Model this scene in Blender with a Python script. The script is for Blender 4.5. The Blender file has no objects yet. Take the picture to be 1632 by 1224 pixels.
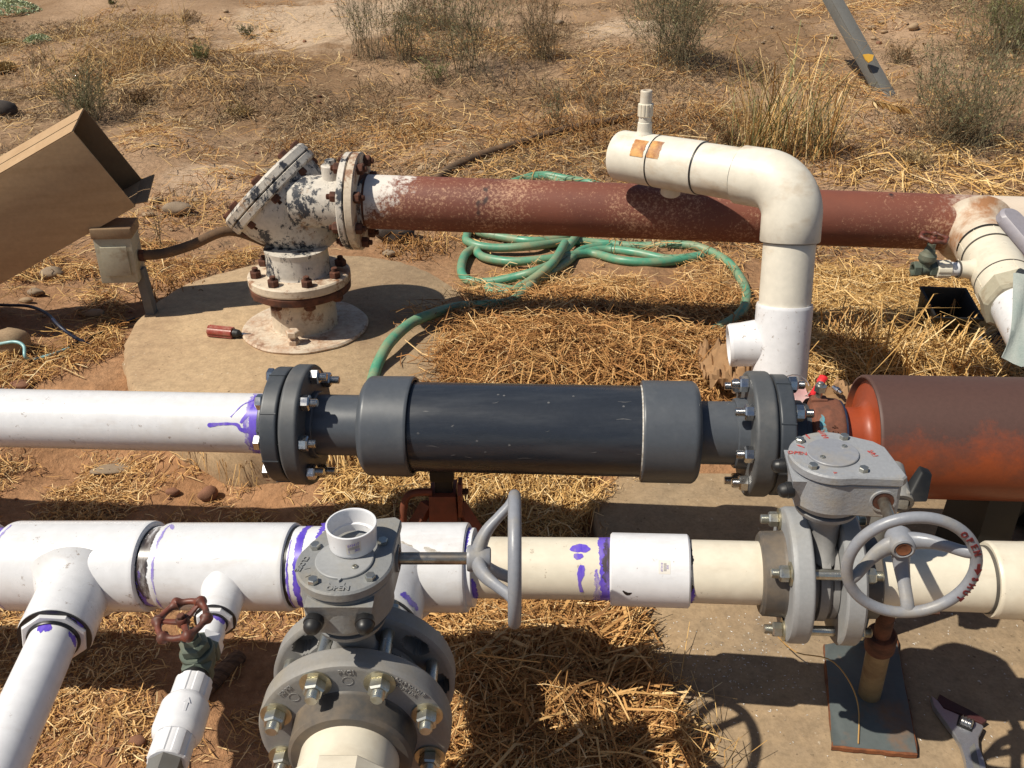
import bpy, bmesh, math, random
import numpy as np
from mathutils import Vector, Matrix
random.seed(7)
PI = math.pi
sc = bpy.context.scene
COL = sc.collection
# ------------------------------------------------------------------ camera, sky, sun, exposure
H = 1.15
PITCH = math.radians(29.0)
FPX = 1390.0
cam = bpy.data.cameras.new('camera'); cam.sensor_width = 36.0; cam.lens = FPX / 1632 * 36.0
cam.clip_start = 0.02; cam.clip_end = 300
co = bpy.data.objects.new('camera', cam); COL.objects.link(co)
co.location = (0, 0, H); co.rotation_euler = (PI / 2 - PITCH, 0, 0)
sc.camera = co
SUN = Vector((0.70, 0.25, -1.0)).normalized()
w = bpy.data.worlds.new('World'); sc.world = w; w.use_nodes = True
wn = w.node_tree.nodes; wl = w.node_tree.links
bg = wn.get('Background') or wn.new('ShaderNodeBackground')
sky = wn.new('ShaderNodeTexSky'); sky.sky_type = 'NISHITA'; sky.sun_disc = False
sky.sun_elevation = math.asin(-SUN.z); sky.sun_rotation = math.atan2(-SUN.x, -SUN.y) % (2 * PI)
wl.new(sky.outputs[0], bg.inputs[0]); bg.inputs[1].default_value = 0.06
sd = bpy.data.lights.new('sun', 'SUN'); sd.energy = 4.9; sd.angle = math.radians(0.53); sd.color = (1.0, 0.93, 0.80)
so = bpy.data.objects.new('sun', sd); COL.objects.link(so); so.location = (-5, -2, 8)
so.rotation_euler = SUN.to_track_quat('-Z', 'Y').to_euler()
sc.view_settings.view_transform = 'Standard'; sc.view_settings.look = 'None'
sc.view_settings.gamma = 1.0; sc.view_settings.use_curve_mapping = False
sc.view_settings.exposure = 0.16

# ------------------------------------------------------------------ photograph pixel -> place in the world
CAM = Vector((0, 0, H))
FW = Vector((0, math.cos(PITCH), -math.sin(PITCH))); UP = Vector((0, math.sin(PITCH), math.cos(PITCH))); RT = Vector((1, 0, 0))
def ray(px, py): return FW + RT * ((px - 816) / FPX) + UP * ((612 - py) / FPX)
def D(px, py, depth): return CAM + ray(px, py) * depth
def GZ(px, py, z): r = ray(px, py); return CAM + r * ((z - H) / r.z)
def YY(px, py, y): r = ray(px, py); return CAM + r * (y / r.y)
def proj(P):
    q = Vector(P) - CAM; zc = q.dot(FW)
    return 816 + FPX * q.dot(RT) / zc, 612 - FPX * q.dot(UP) / zc

# ------------------------------------------------------------------ terrain
def _h(ix, iy, s):
    n = (ix.astype(np.int64) * 374761393 + iy.astype(np.int64) * 668265263 + s * 974634777) & 0x7fffffff
    n = ((n ^ (n >> 13)) * 1274126177) & 0x7fffffff
    return ((n ^ (n >> 16)) & 0xffff) / 65535.0
def vnoise(x, y, sc_, seed=0):
    x = np.asarray(x, float) / sc_ + 1000.0; y = np.asarray(y, float) / sc_ + 1000.0
    ix = np.floor(x); iy = np.floor(y); fx = x - ix; fy = y - iy
    fx = fx * fx * (3 - 2 * fx); fy = fy * fy * (3 - 2 * fy)
    a = _h(ix, iy, seed); b = _h(ix + 1, iy, seed); c = _h(ix, iy + 1, seed); d = _h(ix + 1, iy + 1, seed)
    return (a * (1 - fx) + b * fx) * (1 - fy) + (c * (1 - fx) + d * fx) * fy
def sstep(a, b, x): t = np.clip((x - a) / (b - a), 0, 1); return t * t * (3 - 2 * t)
def gauss(x, y, cx, cy, sx, sy): return np.exp(-((x - cx) / sx) ** 2 - ((y - cy) / sy) ** 2)
def ground(x, y):
    x = np.asarray(x, float); y = np.asarray(y, float)
    z = -0.05 + 0.11 * sstep(1.45, 2.1, y)
    z = z + 0.085 * (np.clip(y, 2.6, 14) - 2.6) * sstep(2.4, 4.2, y)
    z = z + 0.035 * np.clip(x, -8, 8) * sstep(3.0, 5.0, y)
    z = z + 0.03 * gauss(x, y, 0.2, 1.95, .35, .3) + 0.05 * gauss(x, y, 0.07, .95, .16, .25)   # straw heaps
    z = z - 0.05 * gauss(x, y, -1.05, 1.75, .22, .14)
    far = sstep(2.2, 5, y)
    z = z + (vnoise(x, y, 0.9, 1) - .5) * (.03 + .08 * far) + (vnoise(x, y, .33, 2) - .5) * (.022 + .03 * far)
    z = z + (vnoise(x, y, .11, 3) - .5) * .016 + (vnoise(x, y, .045, 4) - .5) * .007
    sl = sstep(.10, .22, x) * (1 - sstep(1.55, 1.7, y))
    return z * (1 - sl) + np.minimum(z, -0.055) * sl            # stays below the concrete slab
def gz(x, y): return float(ground(np.array([x]), np.array([y]))[0])
def GP(px, py, dz=0.0):
    r = ray(px, py); ts = np.concatenate([np.arange(.6, 6, .02), np.arange(6, 30, .1)])
    zz = ground(r.x * ts, r.y * ts) + dz; k = np.argmax(H + r.z * ts < zz)
    lo, hi = float(ts[max(k - 1, 0)]), float(ts[k])
    for _ in range(10):
        m = (lo + hi) / 2; P = CAM + r * m
        if P.z < gz(P.x, P.y) + dz: hi = m
        else: lo = m
    return CAM + r * hi

# ------------------------------------------------------------------ mesh building
ORG = {}
def frame(P, z, xh=None):
    z = Vector(z).normalized()
    xh = Vector(xh) if xh is not None else (Vector((0, 0, 1)) if abs(z.z) < .9 else Vector((1, 0, 0)))
    x = (xh - z * xh.dot(z)).normalized(); y = z.cross(x)
    M = Matrix((x, y, z)).transposed().to_4x4(); M.translation = Vector(P); return M
def catmull(pts, n=8, closed=False):
    P = [Vector(p) for p in pts]; out = []; N = len(P)
    for i in range(N if closed else N - 1):
        if closed: a, b, c, d = P[i - 1], P[i], P[(i + 1) % N], P[(i + 2) % N]
        else: a, b, c, d = P[max(i - 1, 0)], P[i], P[i + 1], P[min(i + 2, N - 1)]
        for k in range(n):
            t = k / n
            out.append(.5 * ((2 * b) + (c - a) * t + (2 * a - 5 * b + 4 * c - d) * t * t + (3 * b - a - 3 * c + d) * t ** 3))
    if not closed: out.append(P[-1])
    return out
class MB:
    def __init__(s): s.v = []; s.f = []
    def add(s, vs, fs):
        b = len(s.v); s.v += [Vector(v) for v in vs]; s.f += [tuple(b + i for i in f) for f in fs]; return s
    def lathe(s, P, axis, prof, seg=40, xh=None, closed=False, a0=0.0):
        M = frame(P, axis, xh); vs = []; fs = []; rows = []; pf = []
        for (ta, ra), (tb, rb) in zip(prof, prof[1:]):        # holding loops keep flats flat under smooth shading
            pf.append((ta, ra)); L = math.hypot(tb - ta, rb - ra)
            if L > .009 and ra > 1e-6 and rb > 1e-6 and seg > 12:
                for d in (.0022, L - .0022): pf.append((ta + (tb - ta) * d / L, ra + (rb - ra) * d / L))
        pf.append(prof[-1])
        for t, r in pf:
            if abs(r) < 1e-7: rows.append((len(vs), 1)); vs.append(M @ Vector((0, 0, t)))
            else:
                rows.append((len(vs), seg))
                for k in range(seg):
                    a = a0 + 2 * PI * k / seg; vs.append(M @ Vector((r * math.cos(a), r * math.sin(a), t)))
        pr = list(zip(rows, rows[1:]))
        if closed: pr.append((rows[-1], rows[0]))
        for (a, na), (b, nb) in pr:
            for k in range(seg):
                k2 = (k + 1) % seg
                if na == 1 and nb == 1: continue
                if na == 1: fs.append((a, b + k2, b + k))
                elif nb == 1: fs.append((a + k, a + k2, b))
                else: fs.append((a + k, a + k2, b + k2, b + k))
        return s.add(vs, fs)
    def cyl(s, A, B, r, seg=24, bev=0.0, r2=None):
        A = Vector(A); B = Vector(B); L = (B - A).length; r2 = r if r2 is None else r2
        if bev: pr = [(0, 0), (0, r - bev), (bev, r), (L - bev, r2), (L, r2 - bev), (L, 0)]
        else: pr = [(0, 0), (0, r), (L, r2), (L, 0)]
        return s.lathe(A, B - A, pr, seg)
    def tube(s, pts, r, seg=8, closed=False, cap=True, flat=1.0, up=None):
        P = [Vector(p) for p in pts]; n = len(P); rs = r if isinstance(r, (list, tuple)) else [r] * n
        vs = []; fs = []; T = []
        for i in range(n):
            if closed: t = P[(i + 1) % n] - P[i - 1]
            else: t = P[min(i + 1, n - 1)] - P[max(i - 1, 0)]
            T.append(t.normalized() if t.length > 1e-9 else Vector((0, 0, 1)))
        u = Vector(up) if up is not None else Vector((0, 0, 1))
        if abs(u.dot(T[0])) > .95: u = Vector((1, .2, 0))
        for i in range(n):
            u = (u - T[i] * u.dot(T[i])).normalized(); b = T[i].cross(u)
            for k in range(seg):
                a = 2 * PI * k / seg; vs.append(P[i] + (u * math.cos(a) * flat + b * math.sin(a)) * rs[i])
        for i in range(n if closed else n - 1):
            j = (i + 1) % n
            for k in range(seg):
                k2 = (k + 1) % seg; fs.append((i * seg + k, i * seg + k2, j * seg + k2, j * seg + k))
        if cap and not closed:
            fs.append(tuple(range(seg))[::-1]); fs.append(tuple((n - 1) * seg + k for k in range(seg)))
        return s.add(vs, fs)
    def hexa(s, c8):   # 8 corners: bottom ring 4, top ring 4
        return s.add(c8, [(3, 2, 1, 0), (4, 5, 6, 7), (0, 1, 5, 4), (1, 2, 6, 5), (2, 3, 7, 6), (3, 0, 4, 7)])
    def box(s, M, size, off=(0, 0, 0)):
        a, b, c = [q / 2 for q in size]; o = Vector(off)
        M = M if isinstance(M, Matrix) else Matrix.Translation(Vector(M))
        return s.hexa([M @ (o + Vector(q)) for q in ((-a, -b, -c), (a, -b, -c), (a, b, -c), (-a, b, -c), (-a, -b, c), (a, -b, c), (a, b, c), (-a, b, c))])
    def prism(s, M, poly, h0, h1, inset=0.0, bev=0.0):
        n = len(poly); c = Vector((sum(p[0] for p in poly) / n, sum(p[1] for p in poly) / n))
        def ring(sc2, h):
            o = []
            for p in poly:
                d = Vector((p[0], p[1])) - c; L = d.length; d2 = c + d * ((L - sc2) / L) if L > 1e-9 else c
                o.append(M @ Vector((d2.x, d2.y, h)))
            return o
        rings = [ring(0, h0), ring(inset, h1)] if not bev else [ring(bev, h0), ring(0, h0 + bev), ring(inset, h1 - bev), ring(inset + bev, h1)]
        vs = sum(rings, []); fs = [tuple(range(n))[::-1]]
        for r in range(len(rings) - 1):
            for k in range(n):
                k2 = (k + 1) % n; fs.append((r * n + k, r * n + k2, (r + 1) * n + k2, (r + 1) * n + k))
        fs.append(tuple((len(rings) - 1) * n + k for k in range(n)))
        return s.add(vs, fs)
    def build(s, name, mat, parent=None, ang=38, bevel=0.0, smooth=True):
        me = bpy.data.meshes.new(name); org = Vector(ORG.get(parent.name, (0, 0, 0))) if parent else Vector((0, 0, 0))
        own = None
        if parent is None:
            own = Vector((sum(v.x for v in s.v) / len(s.v), sum(v.y for v in s.v) / len(s.v), min(v.z for v in s.v))); org = own
        me.from_pydata([tuple(v - org) for v in s.v], [], s.f)
        if bevel:
            bm = bmesh.new(); bm.from_mesh(me)
            es = [e for e in bm.edges if len(e.link_faces) == 2 and e.calc_face_angle(0) > .6]
            bmesh.ops.bevel(bm, geom=es, offset=bevel, segments=2, profile=.6, affect='EDGES'); bm.to_mesh(me); bm.free()
        bm = bmesh.new(); bm.from_mesh(me); bmesh.ops.recalc_face_normals(bm, faces=bm.faces); bm.to_mesh(me); bm.free()
        if smooth: me.shade_smooth(); me.set_sharp_from_angle(angle=math.radians(ang))
        me.materials.append(mat)
        o = bpy.data.objects.new(name, me); COL.objects.link(o)
        if parent: o.parent = parent
        else: o.location = own
        ORG[o.name] = org
        return o
def place(me, name, parent, M):
    o = bpy.data.objects.new(name, me); COL.objects.link(o); o.parent = parent
    o.matrix_local = Matrix.Translation(-Vector(ORG[parent.name])) @ M
    ORG[o.name] = M.translation.copy()
    return o
def thing(name, label, cat, loc, group=None):
    o = bpy.data.objects.new(name, None); COL.objects.link(o); o.location = Vector(loc); o.empty_display_size = .05
    ORG[o.name] = Vector(loc); o['label'] = label; o['category'] = cat
    if group: o['group'] = group
    return o
def tag(o, label, cat, group=None):
    o['label'] = label; o['category'] = cat
    if group: o['group'] = group
    return o
def kind(o, k): o['kind'] = k; return o
def np_mesh(name, V, F, mat, parent=None, k=None):
    me = bpy.data.meshes.new(name); V = np.asarray(V, np.float32); F = np.asarray(F, np.int32); n = F.shape[1]
    me.vertices.add(len(V)); me.vertices.foreach_set('co', V.ravel())
    me.loops.add(F.size); me.loops.foreach_set('vertex_index', F.ravel())
    me.polygons.add(len(F)); me.polygons.foreach_set('loop_start', np.arange(0, F.size, n, dtype=np.int32))
    me.polygons.foreach_set('loop_total', np.full(len(F), n, np.int32)); me.update(calc_edges=True)
    me.materials.append(mat)
    o = bpy.data.objects.new(name, me); COL.objects.link(o)
    if parent: o.parent = parent
    if k: o['kind'] = k
    return o
_txt = {}
def text_mesh(body, size, mat, ext=.0006, bold=0.0):
    key = (body, size, mat.name, ext, bold)
    if key in _txt: return _txt[key]
    cu = bpy.data.curves.new('lettering', 'FONT'); cu.body = body; cu.size = size; cu.extrude = ext; cu.offset = bold
    cu.align_x = 'CENTER'; cu.align_y = 'CENTER'; cu.resolution_u = 2
    o = bpy.data.objects.new('lettering', cu); COL.objects.link(o)
    me = bpy.data.meshes.new_from_object(o); bpy.data.objects.remove(o); bpy.data.curves.remove(cu)
    me.materials.clear(); me.materials.append(mat); _txt[key] = me; return me
class Ax:
    """a straight pipe axis with positions along it"""
    def __init__(s, A, B):
        s.p = Vector(A); s.d = (Vector(B) - Vector(A)).normalized()
        s.e1 = (Vector((0, -1, 0)) - s.d * Vector((0, -1, 0)).dot(s.d)).normalized(); s.e2 = s.d.cross(s.e1)
        if s.e2.z < 0: s.e2 = -s.e2
    def t(s, px):
        q = RT - FW * ((px - 816) / FPX); return -(s.p - CAM).dot(q) / s.d.dot(q)
    def at(s, px): return s.p + s.d * s.t(px)
    def pt(s, t, r, a): return s.p + s.d * t + (s.e1 * math.cos(a) + s.e2 * math.sin(a)) * r
    def pipe(s, mb, px0, px1, prof_r, seg=48, bev=.002, hollow=None):
        a, b = s.t(px0), s.t(px1); A = s.p + s.d * a; L = b - a; r = prof_r
        pr = [(0, r - bev), (bev, r), (L - bev, r), (L, r - bev)]
        if hollow is None: pr = [(0, 0)] + pr + [(L, 0)]
        else: pr = [(L * .3, hollow), (0, hollow)] + pr + [(L, hollow), (L * .7, hollow)]
        return mb.lathe(A, s.d, pr, seg)
def band(ax, mb, r, t0, t1, a0, a1, jag=.003, seed=1, n=110, cols=3, taper=True):
    """a painted band round a pipe, ragged edges, just proud of the surface"""
    rn = random.Random(seed); vs = []; fs = []
    j0 = j1 = 0.0
    for i in range(n + 1):
        a = a0 + (a1 - a0) * i / n
        j0 = .86 * j0 + rn.uniform(-jag, jag) * .55; j1 = .86 * j1 + rn.uniform(-jag, jag) * .55
        tp = 1.0 if a1 - a0 > 2.7 or jag == 0 or not taper else min(1, 5 * min(i, n - i) / n + .12) ** .6
        for c in range(cols + 1): vs.append(ax.pt(t0 + j0 + (t1 + j1 - t0 - j0) * (.5 + (c / cols - .5) * tp), r, a))
    m = cols + 1
    for i in range(n):
        for c in range(cols): fs.append((i * m + c, i * m + c + 1, (i + 1) * m + c + 1, (i + 1) * m + c))
    return mb.add(vs, fs)
def drip(ax, mb, r, path, wd, seed=1):
    """a run of primer on a pipe: path of (t, angle, width)"""
    rn = random.Random(seed); q = catmull([Vector((t * 100, a, w_)) for t, a, w_ in path], 9); P = []; j = 0.0
    for v in q: j = .8 * j + rn.uniform(-.12, .12); P.append((v.x / 100, v.y, max(v.z, .05) * (1 + j)))
    vs = []; fs = []
    for i, (t, a, w_) in enumerate(P):
        t2, a2, _ = P[min(i + 1, len(P) - 1)]; t1, a1, _ = P[max(i - 1, 0)]
        dx, dy = t2 - t1, (a2 - a1) * r; L = math.hypot(dx, dy) or 1; nx, ny = -dy / L, dx / L
        for c in (-1, 0, 1): vs.append(ax.pt(t + nx * w_ * wd * c, r, a + ny * w_ * wd * c / r))
    for i in range(len(P) - 1):
        for c in range(2): fs.append((i * 3 + c, i * 3 + c + 1, (i + 1) * 3 + c + 1, (i + 1) * 3 + c))
    return mb.add(vs, fs)

def blob(ax, mb, r, t, a, rt, rw, seed=1, n=26):
    rn = random.Random(seed); ph = [rn.uniform(0, 6.28) for _ in range(4)]; vs = [ax.pt(t, r, a)]
    for k in range(n):
        th = 2 * PI * k / n; q = 1 + .14 * math.sin(2 * th + ph[0]) + .10 * math.sin(3 * th + ph[1]) + .06 * math.sin(7 * th + ph[2])
        vs.append(ax.pt(t + rt * q * math.cos(th), r, a + rw * q * math.sin(th) / r))
    return mb.add(vs, [(0, k + 1, (k + 1) % n + 1) for k in range(n)])
# ------------------------------------------------------------------ materials
class NT:
    def __init__(s, name, rough=.5, metal=0.0, spec=.5):
        s.m = bpy.data.materials.new(name); s.m.use_nodes = True; s.t = s.m.node_tree; s.b = s.t.nodes['Principled BSDF']
        s.b.inputs['Roughness'].default_value = rough; s.b.inputs['Metallic'].default_value = metal
        s.b.inputs['Specular IOR Level'].default_value = spec
        s.tc = s.t.nodes.new('ShaderNodeTexCoord').outputs['Object']
    def link(s, a, b): s.t.links.new(a, b)
    def noise(s, scale, detail=4, rough=.6, stretch=None, dist=0.0, off=0):
        n = s.t.nodes.new('ShaderNodeTexNoise'); n.inputs['Scale'].default_value = scale; n.inputs['Detail'].default_value = detail
        n.inputs['Roughness'].default_value = rough; n.inputs['Distortion'].default_value = dist
        mp = s.t.nodes.new('ShaderNodeMapping'); mp.inputs['Scale'].default_value = stretch or (1, 1, 1)
        mp.inputs['Location'].default_value = (off, off * .7, off * 1.3)
        s.link(s.tc, mp.inputs[0]); s.link(mp.outputs[0], n.inputs['Vector']); return n.outputs[0]
    def ramp(s, f, stops):
        r = s.t.nodes.new('ShaderNodeValToRGB'); e = r.color_ramp.elements
        while len(e) < len(stops): e.new(.5)
        for i, (p, c) in enumerate(stops):
            e[i].position = p; c = (c, c, c) if isinstance(c, (int, float)) else c; e[i].color = (*c, 1)
        s.link(f, r.inputs[0]); return r.outputs[0]
    def mix(s, f, a, b, mode='MIX'):
        n = s.t.nodes.new('ShaderNodeMix'); n.data_type = 'RGBA'; n.blend_type = mode
        for i, v in ((0, f), (6, a), (7, b)):
            if isinstance(v, (int, float)): n.inputs[i].default_value = v if i == 0 else (v, v, v, 1)
            elif isinstance(v, tuple): n.inputs[i].default_value = (*v, 1)
            else: s.link(v, n.inputs[i])
        return n.outputs[2]
    def math(s, op, a, b=0.0, c=None):
        n = s.t.nodes.new('ShaderNodeMath'); n.operation = op
        for i, v in enumerate((a, b) if c is None else (a, b, c)):
            if isinstance(v, (int, float)): n.inputs[i].default_value = v
            else: s.link(v, n.inputs[i])
        return n.outputs[0]
    def xyz(s):
        n = s.t.nodes.new('ShaderNodeSeparateXYZ'); s.link(s.tc, n.inputs[0]); return n.outputs
    def rnd(s): return s.t.nodes.new('ShaderNodeNewGeometry').outputs['Random Per Island']
    def color(s, c):
        if isinstance(c, tuple): s.b.inputs['Base Color'].default_value = (*c, 1)
        else: s.link(c, s.b.inputs['Base Color'])
        return s
    def rough(s, f): s.link(f, s.b.inputs['Roughness']); return s
    def bump(s, h, strength=.3, dist=.002):
        n = s.t.nodes.new('ShaderNodeBump'); n.inputs['Strength'].default_value = strength; n.inputs['Distance'].default_value = dist
        s.link(h, n.inputs['Height']); s.link(n.outputs[0], s.b.inputs['Normal']); return s
def worn(name, c, c2, scale=8, lo=.45, hi=.7, rough=.4, fine=120, bump=.12, bd=.0005, metal=0.0, spec=.5, stretch=None, specks=0):
    """a surface colour with soiling of a second colour and fine grain"""
    k = NT(name, rough, metal, spec); n = k.noise(scale, 6, .65, stretch); f = k.ramp(n, [(lo, 0.0), (hi, 1.0)])
    g = k.noise(fine, 3); base = k.mix(f, c, c2)
    k.color(k.mix(.16, base, k.ramp(g, [(.3, 0.25), (.7, 1.0)]), 'MULTIPLY'))
    if specks:
        sp = k.noise(specks, 5, .75, off=6); q = k.noise(2.5, 3, .6, off=8); base2 = k.mix(k.ramp(k.math('ADD', sp, k.math('MULTIPLY', k.math('SUBTRACT', q, .5), .3)), [(.655, 0.), (.72, .75)]), base, (.20, .13, .08))
        dd = k.noise(14, 6, .7, (.35, 1, 1), off=11); base2 = k.mix(k.ramp(dd, [(.55, 0.), (.80, .42)]), base2, (.36, .26, .17))
        k.color(k.mix(.12, base2, k.ramp(g, [(.3, 0.25), (.7, 1.0)]), 'MULTIPLY'))
    k.rough(k.ramp(n, [(.3, max(rough - .08, .05)), (.75, min(rough + .18, 1))])); k.bump(g, bump, bd); return k.m
M_ = {}
M_['pvc_white'] = worn('white pvc', (.69, .69, .705), (.58, .55, .50), 7, .52, .85, .24, 60, .02, specks=55)
M_['pvc_bright'] = worn('new white pvc', (.73, .73, .75), (.63, .62, .61), 5, .55, .9, .3, 60, .02, specks=70)
M_['pvc_cream'] = worn('cream pvc', (.69, .63, .51), (.54, .44, .32), 10, .52, .85, .33, 60, .03, specks=50)
M_['pvc_aged'] = worn('sun aged pvc', (.72, .67, .57), (.46, .33, .20), 6, .54, .80, .42, 50, .06, stretch=(1, 1, 2.0))
M_['pvc_dark'] = worn('dark grey pvc', (.025, .030, .040), (.058, .064, .075), 14, .5, .85, .24, 90, .05, stretch=(.15, 1, 1))
M_['pvc_charcoal'] = worn('charcoal pvc fitting', (.074, .083, .097), (.105, .112, .12), 10, .5, .8, .38, 120, .08)
M_['pvc_flange'] = worn('grey pvc flange', (.075, .08, .086), (.13, .125, .12), 12, .48, .8, .5, 150, .12)
M_['ring_dark'] = worn('dark grey flange ring', (.045, .052, .062), (.08, .085, .09), 12, .48, .8, .42, 150, .1)
M_['valve_grey'] = worn('light grey valve plastic', (.30, .305, .31), (.30, .27, .22), 9, .5, .8, .5, 220, .12)
M_['valve_grey2'] = worn('dusty grey valve plastic', (.24, .235, .23), (.27, .23, .17), 8, .45, .75, .55, 220, .14)
M_['gear_grey'] = worn('painted grey casting', (.27, .28, .30), (.34, .29, .21), 14, .48, .75, .48, 210, .6, .001)
M_['gear_grey2'] = worn('dusty painted grey casting', (.22, .225, .228), (.29, .25, .185), 12, .46, .72, .5, 210, .6, .001)
M_['wheel_grey'] = worn('grey handwheel paint', (.24, .25, .28), (.31, .275, .22), 16, .5, .76, .36, 180, .35, .0006)
M_['hub_dark'] = worn('dusty dark grey socket', (.075, .072, .07), (.20, .15, .10), 12, .42, .75, .5, 150, .1)
M_['rubber'] = worn('black rubber', (.012, .012, .013), (.05, .045, .04), 20, .5, .8, .45, 100, .05)
M_['black'] = worn('black plastic', (.008, .008, .008), (.03, .025, .02), 12, .5, .8, .5, 100, .05)
M_['glue'] = worn('dried black joint cement', (.010, .010, .012), (.04, .035, .03), 40, .5, .8, .3, 100, .1)
M_['zinc'] = worn('zinc plated steel', (.52, .52, .48), (.36, .33, .24), 60, .45, .7, .30, 300, .1, metal=.9)
M_['zinc_y'] = worn('yellow zinc washer', (.58, .55, .42), (.40, .34, .22), 50, .4, .7, .32, 300, .1, metal=.9)
M_['stainless'] = worn('stainless steel', (.60, .60, .60), (.40, .38, .35), 60, .5, .75, .22, 300, .08, metal=1.0)
M_['shaft'] = worn('oiled steel shaft', (.42, .38, .32), (.16, .10, .06), 45, .45, .75, .28, 200, .08, metal=.9, stretch=(1, 1, 1))
M_['chrome'] = worn('worn chrome', (.46, .46, .48), (.30, .29, .29), 40, .5, .8, .32, 300, .08, metal=.75)
def m_primer(name, a, b, lo, hi, amin):
    k = NT(name, .28); n = k.noise(95, 5, .65, (1.0, .22, .22)); n2 = k.noise(28, 4, .6, off=4); s = k.math('ADD', k.math('MULTIPLY', n, .65), k.math('MULTIPLY', n2, .35))
    k.color(k.mix(k.ramp(s, [(.36, 0.), (.60, 1.)]), a, b)); k.link(k.ramp(s, [(lo, 1.), (hi, amin)]), k.b.inputs['Alpha']); return k.m
M_['purple'] = m_primer('purple primer', (.070, .035, .44), (.20, .13, .62), .52, .66, .45)
M_['purple_thin'] = m_primer('thin purple primer', (.17, .10, .58), (.34, .26, .74), .40, .60, .12)
M_['smear'] = m_primer('dark cement smear', (.012, .011, .016), (.16, .12, .10), .44, .60, .10)
def m_stain():
    k = NT('orange rust stain', .6); n = k.noise(34, 6, .7); n2 = k.noise(16, 3, .5, off=3); k.color(k.mix(k.ramp(n, [(.4, 0.), (.62, 1.)]), (.62, .33, .10), (.30, .09, .02)))
    k.link(k.ramp(n2, [(.36, .15), (.56, .95)]), k.b.inputs['Alpha']); return k.m
M_['stain'] = m_stain()
M_['rust'] = worn('rusty iron', (.13, .045, .022), (.045, .020, .014), 30, .4, .65, .85, 150, .6, .0015)
M_['rust_orange'] = worn('orange rust', (.26, .09, .03), (.09, .033, .018), 25, .4, .7, .85, 150, .5, .0012)
M_['wheel_red'] = worn('red brown wheel paint', (.16, .042, .024), (.07, .028, .018), 45, .42, .62, .5, 150, .4)
M_['bronze'] = worn('dull green bronze', (.10, .125, .098), (.15, .145, .10), 30, .45, .7, .6, 200, .25, metal=.15)
M_['cardboard'] = worn('brown cardboard', (.45, .295, .16), (.38, .24, .125), 5, .4, .75, .85, 90, .15, stretch=(1, 1, 6))
M_['cardboard_in'] = worn('cardboard inside', (.27, .165, .085), (.21, .125, .06), 5, .4, .75, .9, 90, .1)
M_['paper'] = worn('brown kraft paper', (.36, .21, .10), (.28, .16, .08), 18, .4, .7, .85, 60, .2)
M_['pink'] = worn('pink paper', (.72, .42, .40), (.66, .50, .46), 12, .4, .8, .8, 60, .1)
M_['yellow'] = worn('yellow plastic', (.70, .55, .04), (.55, .42, .08), 30, .5, .8, .4, 60, .1)
M_['red'] = worn('red plastic', (.62, .02, .025), (.45, .03, .03), 30, .5, .8, .35, 60, .1)
M_['redclear'] = worn('dusty red screwdriver handle', (.30, .05, .035), (.34, .16, .11), 60, .42, .7, .4, 100, .1)
M_['wire_blue'] = worn('blue cable', (.010, .018, .05), (.03, .03, .035), 20, .5, .8, .4)
M_['hose_pale'] = worn('pale blue tubing', (.25, .48, .50), (.35, .36, .30), 20, .5, .8, .35)
M_['hose'] = worn('green garden hose', (.085, .30, .19), (.27, .29, .17), 14, .40, .66, .42, 120, .2)
M_['box_paint'] = worn('faded beige paint', (.40, .365, .27), (.20, .12, .06), 14, .52, .72, .6, 120, .2)
M_['post_grey'] = worn('weathered grey steel', (.15, .147, .137), (.12, .10, .08), 8, .5, .8, .7, 80, .2)
M_['lid_brown'] = worn('brown stained paint', (.27, .18, .10), (.19, .11, .06), 18, .45, .7, .7, 120, .3)
M_['conduit'] = worn('dirt covered pipe', (.10, .062, .036), (.20, .115, .06), 18, .45, .7, .9, 90, .5, .002)
M_['sticker'] = worn('white label sticker', (.72, .68, .62), (.58, .52, .45), 60, .5, .8, .6)
M_['ink'] = NT('violet ink', .7).color((.16, .12, .45)).m
M_['ink_dark'] = NT('dark ink', .7).color((.06, .05, .10)).m
M_['redpaint'] = worn('worn red paint', (.42, .05, .045), (.30, .18, .17), 200, .45, .6, .6)
M_['darkred'] = worn('dark red painted letters', (.12, .012, .016), (.2, .05, .05), 150, .5, .7, .5)
M_['scuff'] = worn('grey brown scuff', (.33, .29, .24), (.56, .54, .5), 150, .4, .6, .6)
M_['wood'] = worn('weathered wood', (.17, .095, .05), (.05, .03, .02), 25, .4, .65, .85, 60, .8, .002, stretch=(1, 6, 1))
M_['teal'] = worn('blue green flaked paint', (.10, .30, .36), (.22, .10, .05), 60, .5, .65, .6)
M_['seam'] = worn('dark seam line', (.10, .09, .075), (.05, .045, .04), 30, .4, .7, .7)  # dark grey brown of the pipe seams and joint rings
M_['rag'] = worn('faded grey green cloth', (.26, .31, .29), (.38, .40, .37), 25, .35, .7, .95, 300, .5, .002, stretch=(1, 1, .2))
M_['handle_grey'] = worn('lavender grey plastic', (.30, .28, .31), (.34, .30, .28), 10, .5, .8, .4)

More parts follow.
